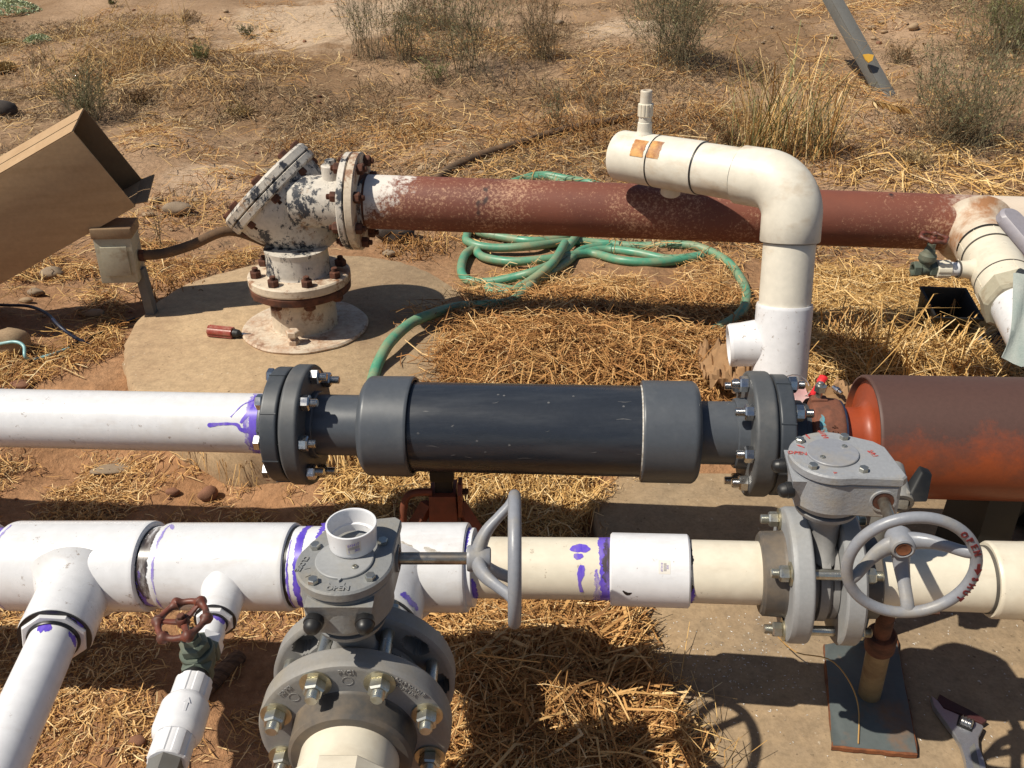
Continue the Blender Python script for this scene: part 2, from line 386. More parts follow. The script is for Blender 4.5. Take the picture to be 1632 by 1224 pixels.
def m_rustpipe():
    k = NT('red brown primer pipe with flecks', .62); x, y, z = k.xyz()
    n = k.noise(5, 5); base = k.mix(k.ramp(n, [(.35, 0.), (.7, 1.)]), (.21, .066, .038), (.15, .048, .031))
    fl = k.noise(130, 5, .8); big = k.noise(4.2, 4, .6)
    thr = k.math('ADD', fl, k.math('MULTIPLY', k.math('SUBTRACT', big, .5), .55))
    base = k.mix(k.ramp(thr, [(.56, 0.), (.71, .9)]), base, (.53, .31, .19))
    ds = k.noise(9, 3, .6, off=3); base = k.mix(k.ramp(ds, [(.69, 0.), (.73, 1.)]), base, (.04, .022, .02))
    # white paint left at the flange and cream paint at the tee
    e = k.noise(38, 8, .8, off=5); xe = k.math('ADD', x, k.math('MULTIPLY', k.math('SUBTRACT', e, .5), .42))
    ze = k.math('MULTIPLY', z, 1.3)
    wl_ = k.math('SUBTRACT', k.math('ADD', .040, ze), xe)
    base = k.mix(k.ramp(k.math('MULTIPLY', wl_, 9), [(.1, 0.), (.6, 1.)]), base, (.70, .64, .58))
    wr = k.math('SUBTRACT', xe, 1.43)
    base = k.mix(k.ramp(k.math('MULTIPLY', wr, 7), [(.1, 0.), (.95, 1.)]), base, (.62, .52, .42))
    k.color(base); k.bump(fl, .35, .001); return k.m
M_['rustpipe'] = m_rustpipe()
def m_flake(name, paint, under, rustc, lo=.50, off=0, soft=.05, rl=.555):
    k = NT(name, .62); n = k.noise(15, 10, .80, dist=.15, off=off, stretch=(1.5, 1.5, .9)); c = k.mix(k.ramp(n, [(lo, 0.), (lo + soft, 1.)]), paint, under)
    r = k.noise(12, 9, .78, off=off + 9); c = k.mix(k.ramp(r, [(rl, 0.), (rl + .085, .9)]), c, rustc)
    f = k.noise(90, 3, off=2); c = k.mix(.3, c, k.ramp(f, [(.3, .45), (.6, 1.)]), 'MULTIPLY')
    k.color(c); k.bump(n, .6, .0025); return k.m
M_['flake_navy'] = m_flake('flaking white paint over navy', (.58, .53, .46), (.030, .034, .046), (.33, .20, .11), .52, 0, .03)
M_['flake_cream'] = m_flake('flaking cream paint over rust', (.60, .50, .38), (.11, .10, .10), (.24, .10, .042), .58, 4, .05, .515)
M_['flake_base'] = m_flake('rust stained cream paint', (.62, .52, .40), (.36, .17, .08), (.24, .12, .07), .44, 7, .26)
def m_tank():
    k = NT('rubbed orange paint', .45); x, y, z = k.xyz()
    n = k.noise(8, 10, .74); f = k.math('ADD', k.math('MULTIPLY', z, 5.0), k.math('MULTIPLY', k.math('SUBTRACT', n, .5), 1.3))
    c = k.mix(k.ramp(f, [(.52, 0.), (.84, 1.)]), (.29, .062, .018), (.085, .042, .033))
    g = k.noise(140, 4, .7); c = k.mix(.25, c, k.ramp(g, [(.3, .4), (.65, 1.)]), 'MULTIPLY')
    s2 = k.noise(6, 5, .6, off=4); c = k.mix(k.ramp(s2, [(.58, 0.), (.85, .5)]), c, (.20, .13, .11))
    k.color(c); k.bump(g, .1, .0004); k.rough(k.ramp(f, [(.3, .36), (.9, .6)])); return k.m
M_['tank'] = m_tank()
M_['orange'] = worn('orange paint', (.31, .056, .018), (.22, .05, .025), 12, .5, .8, .42, 140, .1)
M_['coupling'] = worn('rusted iron coupling', (.20, .070, .038), (.12, .05, .032), 40, .4, .65, .8, 200, .6, .001)
M_['jack'] = worn('red oxide jack paint', (.21, .050, .022), (.12, .042, .022), 20, .45, .7, .6, 150, .3)
def m_dirt():
    k = NT('dry dirt', .95, spec=.15); n = k.noise(.9, 7, .62); n2 = k.noise(4, 8, .65); n3 = k.noise(60, 6, .7); n4 = k.noise(19, 6, .7)
    x, y, z = k.xyz()
    near = k.mix(k.ramp(n2, [(.35, 0.), (.68, 1.)]), (.36, .185, .09), (.46, .26, .14))
    farc = k.mix(k.ramp(n, [(.44, 0.), (.62, 1.)]), (.29, .18, .10), (.48, .32, .20)); farc = k.mix(k.ramp(n4, [(.50, 0.), (.72, .6)]), farc, (.16, .105, .07))
    for px, py, rad in ((535, 28, .85), (1000, 44, .40), (330, 282, .22)):      # bare sandy patches
        P = GP(px, py); d = k.math('SQRT', k.math('ADD', k.math('POWER', k.math('SUBTRACT', x, P.x), 2.0), k.math('POWER', k.math('MULTIPLY', k.math('SUBTRACT', y, P.y), .8), 2.0)))
        d = k.math('ADD', k.math('DIVIDE', d, rad), k.math('MULTIPLY', k.math('SUBTRACT', n2, .5), 1.6))
        farc = k.mix(k.ramp(d, [(.65, 1.), (1.0, 0.)]), farc, (.56, .41, .28))
    fy = k.math('ADD', y, k.math('MULTIPLY', n2, 1.4)); c = k.mix(k.ramp(k.math('MULTIPLY', fy, .2), [(.55, 0.), (.95, 1.)]), near, farc)
    c = k.mix(.6, c, k.ramp(n3, [(.28, .35), (.7, 1.15)]), 'MULTIPLY'); c = k.mix(.45, c, k.ramp(n4, [(.3, .45), (.65, 1.1)]), 'MULTIPLY')
    k.color(c); hh = k.math('ADD', k.math('MULTIPLY', n4, 1.2), k.math('MULTIPLY', n3, .5)); k.bump(hh, .9, .012); return k.m
M_['dirt'] = m_dirt()
def m_conc(name, c1, c2, spot):
    k = NT(name, .9, spec=.2); n = k.noise(3.5, 7, .6); n2 = k.noise(45, 6, .7); n3 = k.noise(170, 3)
    c = k.mix(k.ramp(n, [(.35, 0.), (.7, 1.)]), c1, c2); st = k.noise(1.7, 8, .68, off=5); c = k.mix(k.ramp(st, [(.47, 0.), (.64, .85)]), c, spot); pt = k.noise(85, 2, .5, off=7); c = k.mix(k.ramp(pt, [(.70, 0.), (.76, .8)]), c, (.10, .07, .045)); lt = k.noise(110, 2, .5, off=9); c = k.mix(k.ramp(lt, [(.70, 0.), (.76, .5)]), c, (.62, .55, .45)); c = k.mix(.5, c, k.ramp(n2, [(.3, .5), (.65, 1.1)]), 'MULTIPLY')
    c = k.mix(k.ramp(k.noise(26, 4, .7, off=3), [(.66, 0.), (.74, .7)]), c, spot)
    c = k.mix(.35, c, k.ramp(n3, [(.3, .6), (.6, 1.1)]), 'MULTIPLY')
    k.color(c); k.bump(k.math('ADD', n2, k.math('MULTIPLY', n3, .4)), .45, .004); return k.m
M_['pad'] = m_conc('dusty tan concrete', (.47, .335, .20), (.40, .285, .175), (.29, .19, .115))
M_['slab'] = m_conc('grey brown concrete', (.285, .215, .14), (.36, .25, .145), (.20, .15, .105))
def m_straw(name, stops, rough=.75):
    k = NT(name, rough, spec=.25); c = k.ramp(k.rnd(), stops); k.color(c); return k.m
M_['straw'] = m_straw('dry straw', [(0, (.21, .10, .036)), (.35, (.46, .245, .085)), (.7, (.62, .38, .15)), (1, (.76, .56, .30))])
M_['straw_gold'] = m_straw('golden straw', [(0, (.28, .15, .05)), (.4, (.55, .33, .115)), (.8, (.69, .46, .19)), (1, (.78, .61, .35))])
M_['straw_brown'] = m_straw('brown straw', [(0, (.14, .06, .02)), (.4, (.37, .175, .058)), (.8, (.53, .29, .105)), (1, (.66, .43, .19))])
M_['litter'] = m_straw('grey brown plant litter', [(0, (.08, .055, .035)), (.4, (.21, .145, .088)), (.75, (.38, .25, .13)), (1, (.52, .39, .23))])
M_['twig'] = m_straw('grey green twigs', [(0, (.14, .115, .07)), (.6, (.22, .185, .11)), (1, (.30, .245, .15))])
M_['leaf_sage'] = m_straw('sage green leaves', [(0, (.09, .10, .05)), (.5, (.155, .16, .08)), (1, (.25, .235, .125))])
M_['leaf_brown'] = m_straw('withered brown leaves', [(0, (.16, .09, .045)), (.5, (.27, .165, .085)), (1, (.36, .24, .13))])
M_['leaf_green'] = m_straw('dull green leaves', [(0, (.11, .125, .045)), (.5, (.17, .18, .07)), (1, (.27, .25, .11))])
M_['leaf_pale'] = m_straw('pale green rosettes', [(0, (.34, .40, .22)), (.5, (.48, .53, .34)), (1, (.60, .63, .45))])
M_['leaf_straw'] = m_straw('pale dry leaves', [(0, (.28, .19, .085)), (.5, (.42, .29, .13)), (1, (.55, .42, .22))])
M_['chip'] = m_straw('white plastic shavings', [(0, (.55, .55, .55)), (1, (.8, .8, .8))])
def m_stone(name, a, b): return worn(name, a, b, 14, .4, .7, .85, 90, .35, .003)
M_['stone_tan'] = m_stone('tan stone', (.38, .27, .16), (.29, .19, .115))
M_['stone_grey'] = m_stone('grey brown stone', (.29, .215, .145), (.21, .15, .10))
M_['stone_red'] = m_stone('reddish stone', (.25, .115, .065), (.18, .085, .05))
M_['stone_dark'] = m_stone('dark stone', (.045, .038, .034), (.08, .06, .05))
# ================================================================== THE SETTING
def make_ground():
    ys = list(np.arange(-1.5, .5, .06)); y = .5
    while y < 9: ys.append(y); y += .008 + .0062 * y
    while y < 60: ys.append(y); y += .25 + .06 * (y - 9)
    xs = [0.0]; x = 0.0
    while x < 30: x += .012 if x < 1.4 else .012 + .035 * (x - 1.4); xs.append(x)
    xs = np.array(sorted([-v for v in xs[1:]] + xs)); ys = np.array(ys)
    X, Y = np.meshgrid(xs, ys); Z = ground(X, Y)
    V = np.stack([X, Y, Z], -1).reshape(-1, 3); nx, ny = len(xs), len(ys)
    i = np.arange((nx) * (ny)).reshape(ny, nx)
    F = np.stack([i[:-1, :-1], i[:-1, 1:], i[1:, 1:], i[1:, :-1]], -1).reshape(-1, 4)
    o = np_mesh('ground', V, F, M_['dirt']); o.data.shade_smooth(); kind(o, 'structure')
make_ground()
I4 = Matrix.Identity(4)
def irregular(poly, n=5, amp=.006, seed=3):
    rn = random.Random(seed); out = []
    for a, b in zip(poly, poly[1:] + poly[:1]):
        for k in range(n):
            t = k / n; out.append((a[0] + (b[0] - a[0]) * t + rn.uniform(-amp, amp), a[1] + (b[1] - a[1]) * t + rn.uniform(-amp, amp)))
    return out
slab_poly = [(2.7, .2), (2.7, 1.655), (1.5, 1.66), (.9, 1.66), (.25, 1.66), (.17, 1.545), (.20, 1.17), (.26, .87), (.33, .2)]
kind(MB().prism(I4, irregular(slab_poly), -.12, 0.0, bev=.007).build('concrete_slab', M_['slab'], ang=50), 'structure')
PADZ = .087
pad_px = [(198, 592), (196, 556), (210, 518), (248, 480), (300, 450), (385, 425), (480, 409), (560, 406), (640, 416), (704, 442), (745, 478), (752, 520), (735, 566), (700, 615), (640, 655), (560, 685), (460, 704), (380, 703), (300, 680), (222, 638)]
pad_xy = [GZ(px, py, PADZ) for px, py in pad_px]
pad_c = catmull([(p.x, p.y, 0) for p in pad_xy], 6, True)
kind(MB().prism(I4, irregular([(p.x, p.y) for p in pad_c], 1, .0035, 5), -.12, PADZ, bev=.012).build('concrete_pad', M_['pad'], ang=50), 'structure')

# ================================================================== hardware helpers
_hw = {}
def hexnut(af, h, mat, hole=False):
    k = ('n', round(af, 4), round(h, 4), mat.name)
    if k not in _hw:
        r = af / 1.732; m = MB()
        m.lathe((0, 0, 0), (0, 0, 1), [(0, 0), (0, r), (h * .86, r), (h, r * .86), (h, 0)], 6)
        o = m.build('nut', mat, ang=20); _hw[k] = o.data; bpy.data.objects.remove(o)
        for v in _hw[k].vertices: pass
    return _hw[k]
def shared(name, key, fn, mat, ang=30):
    if key not in _hw:
        m = MB(); fn(m)
        o = m.build(name, mat, ang=ang); me = o.data; loc = o.location.copy()
        for v in me.vertices: v.co += loc
        bpy.data.objects.remove(o); _hw[key] = me
    return _hw[key]
def nut_me(af, h, mat):
    r = af / 1.732
    return shared('nut', ('nut', af, h, mat.name), lambda m: m.lathe((0, 0, 0), (0, 0, 1), [(0, 0), (0, r * .92), (h * .1, r), (h * .84, r), (h, r * .84), (h, 0)], 6), mat, 20)
def washer_me(r, h, mat):
    return shared('washer', ('wash', r, h, mat.name), lambda m: m.lathe((0, 0, 0), (0, 0, 1), [(0, 0), (0, r - .0004), (.0004, r), (h, r), (h, 0)], 24), mat)
def stud_me(r, L, mat):
    def fn(m):     # threaded rod: fine ridges towards both ends
        pr = [(0, 0), (0, r * .8), (.0012, r * .95)]; n = 9; th = .0016
        for i in range(n): pr += [(.0015 + i * th, r), (.0015 + (i + .5) * th, r * .88)]
        pr += [(.0015 + n * th, r)]
        e = [(L - t, q) for t, q in pr[::-1]]
        m.lathe((0, 0, 0), (0, 0, 1), pr + e, 14)
    return shared('stud', ('stud', r, L, mat.name), fn, mat)
def bolt_circle(root, P, d, R, n, a0, zA, zB, nut=(.019, .011), rod=.006, mat='stainless', washer=.0, out=.016, wm='zinc_y', headA=False):
    """studs through a flange pair: P centre, d axis, faces at zA (near) and zB along d"""
    d = Vector(d).normalized(); MF = frame(P, d, (0, 0, 1))
    for i in range(n):
        a = a0 + 2 * PI * i / n; C = MF @ Vector((R * math.cos(a), R * math.sin(a), 0)); rot = random.uniform(0, PI / 3)
        zo = out + nut[1] + random.uniform(-.002, .002)
        s0 = zA - (nut[1] * .8 if headA else zo)
        place(stud_me(rod, round(zB + zo - s0, 3), M_[mat]), 'stud_bolt', root, frame(C + d * s0, d))
        for z, sg in ((zA, -1), (zB, 1)):
            z2 = z
            if washer:
                place(washer_me(washer, .0025, M_[wm]), 'washer', root, frame(C + d * z, d * sg)); z2 = z + sg * .0026
            if sg > 0 or not headA: place(nut_me(nut[0], nut[1], M_[mat]), 'nut', root, frame(C + d * z2, d * sg) @ Matrix.Rotation(rot, 4, 'Z'))
            else: place(nut_me(nut[0], nut[1] * .8, M_[mat]), 'bolt_head', root, frame(C + d * z2, d * sg) @ Matrix.Rotation(rot + .3, 4, 'Z'))
def lettering(root, s, size, M, mat, ext=.0005, bold=0.0):
    return place(text_mesh(s, size, M_[mat], ext, bold), 'lettering', root, M)

# ================================================================== UPPER LINE: white pipe, dark spool, coupling, orange tank
UA = Ax(D(0, 666, 1.705), D(1205, 691, 1.590))
T = UA.t
r_ = thing('white_pipe', 'long plain white pipe entering at left with purple primer at its dark flange', 'pipe', UA.at(200) - Vector((0, 0, .057)))
UA.pipe(m := MB(), -1500, 440, .0572, 64, hollow=.05); m.build('pipe', M_['pvc_white'], r_)
m = MB(); band(UA, m, .0576, T(406), T(424), -1.6, 1.9, .004, 3); m.build('primer_band', M_['purple_thin'], r_)
m = MB(); band(UA, m, .0579, T(414), T(425), -1.2, 1.7, .003, 5)
drip(UA, m, .0579, [(T(420), .30, 1.2), (T(403), .34, 1.0), (T(396), .50, .8), (T(378), .52, .8), (T(356), .47, 1.1), (T(351), .46, .3)], .0035, 2)
drip(UA, m, .0579, [(T(420), 1.45, .8), (T(403), 1.22, .5), (T(395), 1.0, .5), (T(388), .80, .4), (T(386), .74, .9)], .0022, 4)
drip(UA, m, .0579, [(T(415), .95, 1.6), (T(404), .62, .9), (T(402), .55, .5)], .003, 6)
m.build('primer_drip', M_['purple'], r_)

def flange_ring(mb, ax, t0, t1, R, bev=.004, hole=.05, seg=72):
    return mb.lathe(ax.p + ax.d * t0, ax.d, [(0, hole), (0, R - bev), (bev * .5, R - bev * .2), (bev, R), (t1 - t0 - bev, R), (t1 - t0 - bev * .4, R - bev * .3), (t1 - t0, R - bev), (t1 - t0, hole)], seg)
def ribs(mb, ax, t0, t1, R, angs, h=.002, wd=.004):
    for a in angs:
        c = []
        for rr in (R - .004, R + h):
            for t, da in ((t0, -1), (t1, -1), (t1, 1), (t0, 1)): c.append(ax.pt(t, rr, a + da * wd / 2 / R))
        mb.hexa(c)
    return mb
sp = thing('flanged_spool', 'dark grey flanged pipe section with two wide collars carrying shiny bolts, resting on a jack', 'pipe section', UA.at(840) - Vector((0, 0, .095)))
t0 = T(428); m = MB().lathe(UA.p + UA.d * t0, UA.d, [(0, .0575), (0, .064), (.002, .066), (.03, .067), (.03, .05)], 64)
ribs(m, UA, t0 + .001, t0 + .03, .067, [-.5, .35, 1.2]); m.build('flange_hub', M_['pvc_charcoal'], sp)
def vanstone(ax, ta, tb, R):
    m = MB(); flange_ring(m, ax, ta, tb, R, .003); ribs(m, ax, ta + .001, tb - .001, R, [-.95, -.12, .72, 1.5], .0015, .0025); return m
vanstone(UA, T(445), T(471), .109).build('backing_ring', M_['ring_dark'], sp)
flange_ring(MB(), UA, T(471) + .0004, T(474), .103).build('gasket', M_['rubber'], sp)
flange_ring(MB(), UA, T(474) + .0004, T(503), .1143, .005).build('flange', M_['pvc_flange'], sp)
UA.pipe(m := MB(), 492, 590, .0575, 64); UA.pipe(m, 498, 512, .064, 64); m.build('pipe', M_['pvc_charcoal'], sp)
a = T(584); L = T(661) - a
MB().lathe(UA.p + UA.d * a, UA.d, [(0, .05), (0, .082), (.0015, .0845), (.007, .0912), (.010, .0934), (.0125, .094), (L - .003, .0945), (L, .093), (L, .088), (L - .022, .0862), (L - .022, .07)], 80).build('collar', M_['pvc_charcoal'], sp)
UA.pipe(m := MB(), 640, 1040, .0841, 80); m.build('body', M_['pvc_dark'], sp)
MB().lathe(UA.p + UA.d * (T(657)), UA.d, [(0, .083), (-.001, .0862), (.002, .0856), (.0045, .0838)], 80).build('cement_bead', M_['glue'], sp)
MB().lathe(UA.p + UA.d * (T(1018)), UA.d, [(0, .0835), (.003, .0851), (.006, .0858), (.007, .083)], 80).build('cement_bead', M_['scuff'], sp)
a = T(1021); L = T(1112) - a
MB().lathe(UA.p + UA.d * a, UA.d, [(0, .08), (0, .0925), (.002, .094), (L - .014, .094), (L - .011, .0933), (L - .006, .0895), (L - .0025, .0840), (L - .0010, .0760), (L, .0600), (L, .05)], 80).build('collar', M_['pvc_charcoal'], sp)
UA.pipe(m := MB(), 1100, 1190, .0578, 64); m.build('pipe', M_['pvc_charcoal'], sp)
MB().lathe(UA.p + UA.d * T(1168), UA.d, [(0, .055), (0, .062), (.002, .064), (T(1190) - T(1168), .0655), (T(1190) - T(1168), .05)], 64).build('flange_hub', M_['pvc_charcoal'], sp)
flange_ring(MB(), UA, T(1186), T(1220), .1143, .005).build('flange', M_['pvc_flange'], sp)
flange_ring(MB(), UA, T(1220) + .0004, T(1223), .106).build('gasket', M_['rubber'], sp)
vanstone(UA, T(1223) + .0004, T(1248), .109).build('backing_ring', M_['ring_dark'], sp)
t0 = T(1246); MB().lathe(UA.p + UA.d * t0, UA.d, [(0, .05), (0, .064), (.03, .062), (.032, .058), (.036, .0575), (.06, .0575), (.06, .05)], 64).build('flange_hub', M_['ring_dark'], sp)
bolt_circle(sp, UA.p, UA.d, .0953, 8, .60, T(445), T(503), (.0255, .016), .0078, 'stainless', 0, .015, headA=True)
bolt_circle(sp, UA.p, UA.d, .0953, 8, .62, T(1186), T(1248), (.0255, .016), .0078, 'stainless', 0, .014)
m = MB(); rn = random.Random(4)
for k in range(13):
    t = rn.uniform(T(670), T(1010)); an = rn.uniform(-.3, 1.6); L = rn.uniform(.004, .03)
    drip(UA, m, .0844, [(t, an, .3), (t + L * .5, an + rn.uniform(-.03, .03), 1), (t + L, an + rn.uniform(-.05, .05), .2)], rn.uniform(.0004, .0011), k)
for k in range(9):
    t = rn.uniform(T(672), T(1000)); an = rn.uniform(0, 1.4); drip(UA, m, .0844, [(t, an, .5), (t + .002, an + .01, 1), (t + .004, an, .4)], .0018, k + 50)
m.build('scratch', worn('pale scratch on plastic', (.13, .13, .135), (.06, .062, .07), 150, .4, .7, .5), sp)['kind'] = 'stuff'

cp = thing('pipe_coupling', 'small rust brown bolted clamp coupling with a flaked blue streak before the orange tank', 'coupling', UA.at(1305) - Vector((0, 0, .066)))
a = T(1282); L = T(1338) - a
MB().lathe(UA.p + UA.d * a, UA.d, [(0, .05), (0, .060), (.004, .066), (.010, .0675), (L * .5, .0685), (L - .012, .067), (L - .008, .0665), (L - .003, .062), (L, .05)], 56).build('coupling_band', M_['coupling'], cp)
UA.pipe(m := MB(), 1268, 1288, .0555, 56); m.build('pipe_end', M_['hub_dark'], cp)
MB().lathe(UA.p + UA.d * (T(1338) - .006), UA.d, [(0, .05), (0, .064), (.004, .064), (.004, .05)], 56).build('gasket', M_['wire_blue'], cp)
m = MB(); band(UA, m, .0688, T(1291), T(1300), -.4, 1.1, .0022, 12); m.build('paint_streak', M_['teal'], cp)
A = UA.pt(T(1298), .066, 1.75); MB().cyl(A, A + Vector((0, .005, .035)), .006, 12, .001).lathe(A + Vector((0, 0, .02)), (0, 0, 1), [(0, 0), (0, .011), (.011, .011), (.011, 0)], 6).build('clamp_bolt', M_['zinc'], cp)
MB().box(frame(A + Vector((0, 0, -.006)), (0, 0, 1), UA.d), (.03, .02, .026)).build('bolt_lug', M_['coupling'], cp, bevel=.004)
for i, (s, an) in enumerate((('4', .78), ('3', .63), ('S', .50), ('T', .39))):
    P = UA.pt(T(1313), .0690, an); n = (UA.e1 * math.cos(an) + UA.e2 * math.sin(an)); lettering(cp, s, .014, frame(P, n, (-UA.e1 * -math.sin(an) - UA.e2 * math.cos(an))), 'rust', .0008)

tk = thing('orange_tank', 'large rubbed orange and brown cylinder tank lying at the right edge', 'tank', UA.at(1560) - Vector((0, 0, .11)))
a = T(1372); L = T(1950) - a
MB().lathe(UA.p + UA.d * a, UA.d, [(.012, .1), (0, .1055), (0, .1085), (.003, .1105), (L - .004, .1105), (L, .105), (L, 0)], 96).build('shell', M_['tank'], tk)
MB().lathe(UA.p + UA.d * (T(1330)), UA.d, [(0, .045), (0, .0515), (.036, .0515), (.043, .0525), (.049, .056), (.053, .064), (.0545, .075), (.0555, .090), (.056, .106)], 80).build('end_cap', M_['orange'], tk)
for px in (1600, 1900):
    P = UA.at(px); m = MB().hexa([P + Vector(q) for q in ((-.03, -.07, -P.z - .0), (.03, -.07, -P.z), (.03, .07, -P.z), (-.03, .07, -P.z), (-.03, -.06, -.09), (.03, -.06, -.09), (.03, .06, -.09), (-.03, .06, -.09))]); m.build('foot', M_['black'], tk)

# jack under the spool
P = UA.at(702); J = P.copy(); J.z = gz(P.x, P.y)
jk = thing('jack_stand', 'rust red jack with a curved handle propping up the dark grey pipe', 'jack', J)
top = P.z - .0845; hb = (top - J.z)
MB().box(Vector((P.x, P.y, top - .013)), (.046, .05, .024)).box(Vector((P.x + .002, P.y, top - .05)), (.034, .034, .075)).build('saddle', M_['black'], jk, bevel=.003)
BZ = top - .055
m = MB().hexa([Vector((P.x + dx, P.y + dy, z)) for z, q in ((J.z - .02, .034), (BZ, .026)) for dx, dy in ((-q, -.03), (q, -.03), (q, .03), (-q, .03))])
m.build('body', M_['jack'], jk, bevel=.003)
m = MB().prism(frame(Vector((P.x + .034, P.y - .012, BZ - .002)), (1, 0, 0), (0, 0, 1)), [(.028, -.012), (.028, .014), (.010, .026), (-.045, .022), (-.045, -.02)], -.004, .004); m.build('side_plate', M_['jack'], jk, bevel=.001)
A = Vector((P.x + .038, P.y - .012, BZ)); MB().cyl(A, A + Vector((.012, 0, 0)), .006, 10, .001).build('pivot_pin', M_['rust'], jk)
m = MB().tube(catmull([P + Vector((-.02, -.02, -.135)), P + Vector((-.055, -.022, -.136)), P + Vector((-.072, -.026, -.150)), P + Vector((-.079, -.03, -.20)), P + Vector((-.088, -.034, J.z - P.z + .0))], 6), .0075, 10); m.build('handle', M_['jack'], jk)
for sx in (-1, 1):
    B1 = Vector((P.x + sx * .03, P.y - .01, BZ - .03)); B2 = Vector((P.x + sx * .13, P.y - .04, J.z - .005))
    MB().tube([B1, B2], .012, 4, flat=1.4).build('leg', M_['jack'], jk)
# ================================================================== HEADER: tees, cream pipe, couplings
HA = Ax(D(0, 901, 1.355), D(900, 904.5, 1.275)); HB = Ax(D(900, 904.5, 1.275), D(1632, 925, 1.19))
Ta, Tb = HA.t, HB.t
hd = thing('white_header_pipe', 'white pipe of three thick tees with purple primed joints starting at the left edge', 'pipe', HA.at(330) - Vector((0, 0, .07)))
def tee_run(ax, p0, p1, r, wall=.009):
    a, b = ax.t(p0), ax.t(p1); L = b - a; ri = r - wall
    return MB().lathe(ax.p + ax.d * a, ax.d, [(.02, ri - .001), (0, ri), (0, r - .003), (.0015, r - .0008), (.005, r), (L - .005, r), (L - .0015, r - .0008), (L, r - .003), (L, ri), (L - .02, ri - .001)], 80)
def tee_branch(mb, P, d, r_run, r, L, flare, wall=.006):
    s = r_run * .62; pr = []
    for k in range(9):
        f = k / 8; pr.append((s + (r_run * 1.22 - s) * f, r + flare * (1 - math.sin(f * PI / 2)) ** 1.5))
    pr += [(L - .003, r), (L - .001, r - .0007), (L, r - .002), (L, r - wall), (L - .02, r - wall - .001)]
    return mb.lathe(P, d, pr, 64)
HA.pipe(m := MB(), -960, 40, .0575, 56, hollow=.05); m.build('pipe', M_['pvc_white'], hd)
m = MB(); band(HA, m, .0579, Ta(-30), Ta(16), -1.4, 2.2, .004, 31); m.build('primer_band', M_['purple'], hd)
HA.pipe(MB(), -1000, -18, .0665, 64, hollow=.055) .build('coupling', M_['pvc_white'], hd)
# tee with the long branch
tee = tee_run(HA, 24, 247, .0685); P1 = HA.at(138); d1 = Vector((.13, -1, .0)).normalized()
tee_branch(tee, P1, d1, .0685, .0495, .148, .022); tee.build('tee', M_['pvc_white'], hd)
m = MB(); band(HA, m, .0689, Ta(31), Ta(34.5), -.5, 1.8, .0012, 33); m.build('primer_line', M_['purple_thin'], hd)
HA.pipe(m := MB(), 236, 292, .0600, 64); m.build('bushing', M_['pvc_bright'], hd)
m = MB(); band(HA, m, .0603, Ta(245), Ta(253), -1.6, 2.6, .0016, 35); m.build('cement_ring', M_['glue'], hd)
m = MB(); band(HA, m, .0605, Ta(250), Ta(266), -.2, 2.0, .002, 36); m.build('cement_smear', M_['smear'], hd)
m = MB(); band(HA, m, .0603, Ta(251), Ta(257), -1.2, .6, .003, 39); m.build('primer_band', M_['purple'], hd)
tee = tee_run(HA, 268, 472, .0655); P2 = HA.at(372); d2 = Vector((.05, -1, -.01)).normalized()
tee_branch(tee, P2, d2, .0655, .0300, .112, .022, .004); tee.build('tee', M_['pvc_white'], hd)
m = MB(); band(HA, m, .0659, Ta(276), Ta(279.5), -.6, 1.9, .0015, 38); drip(HA, m, .0659, [(Ta(279), 1.95, .5), (Ta(284), 1.8, 1.2), (Ta(290), 1.66, .4)], .003, 3); m.build('primer_line', M_['purple_thin'], hd)
HA.pipe(m := MB(), 462, 540, .0600, 64); m.build('bushing', M_['pvc_bright'], hd)
m = MB(); band(HA, m, .0603, Ta(470), Ta(476), -1.8, 2.6, .001, 41); m.build('cement_smear', M_['glue'], hd)
m = MB(); band(HA, m, .0604, Ta(488), Ta(498), -.6, 2.2, .0018, 42); band(HA, m, .0604, Ta(478), Ta(480.5), -1, 1.4, .0009, 44); m.build('primer_band', M_['purple'], hd)
X3 = -.187
t3 = (X3 - HA.p.x) / HA.d.x; P3 = HA.p + HA.d * t3; d3 = Vector((0, -1, 0))
tee = tee_run(HA, 520, 748, .0655); tee_branch(tee, P3, d3, .0655, .0625, .125, .022); tee.build('tee', M_['pvc_white'], hd)
m = MB(); band(HA, m, .0659, Ta(519), Ta(530), 1.2, 2.4, .003, 46); m.build('primer_smear', M_['purple'], hd)
for i, (px, an, L) in enumerate(((655, 1.18, 1.0), (700, 1.02, 1.1))):
    m = MB(); t = Ta(px); drip(HA, m, .0659, [(t - .012, an + .12, .3), (t - .004, an + .06, 1.0), (t + .004, an - .02, 1.3), (t + .010, an - .06, 1.2), (t + .014, an - .1, .3)], .0042, 70 + i); m.build('scuff_mark', M_['scuff'], hd)
m = MB().lathe(HA.at(741), HA.d, [(0, .04), (0, .0565), (.006, .0575), (Ta(757) - Ta(741), .0575), (Ta(757) - Ta(741), .04)], 64); m.build('reducer_lip', M_['pvc_bright'], hd)
m = MB(); band(HA, m, .0578, Ta(746), Ta(752), 1.0, 2.2, .0015, 48); m.build('primer_band', M_['purple'], hd)
m = MB().lathe(HA.at(747.5), HA.d, [(0, .05), (0, .0568), (.0012, .0568), (.0012, .05)], 64)
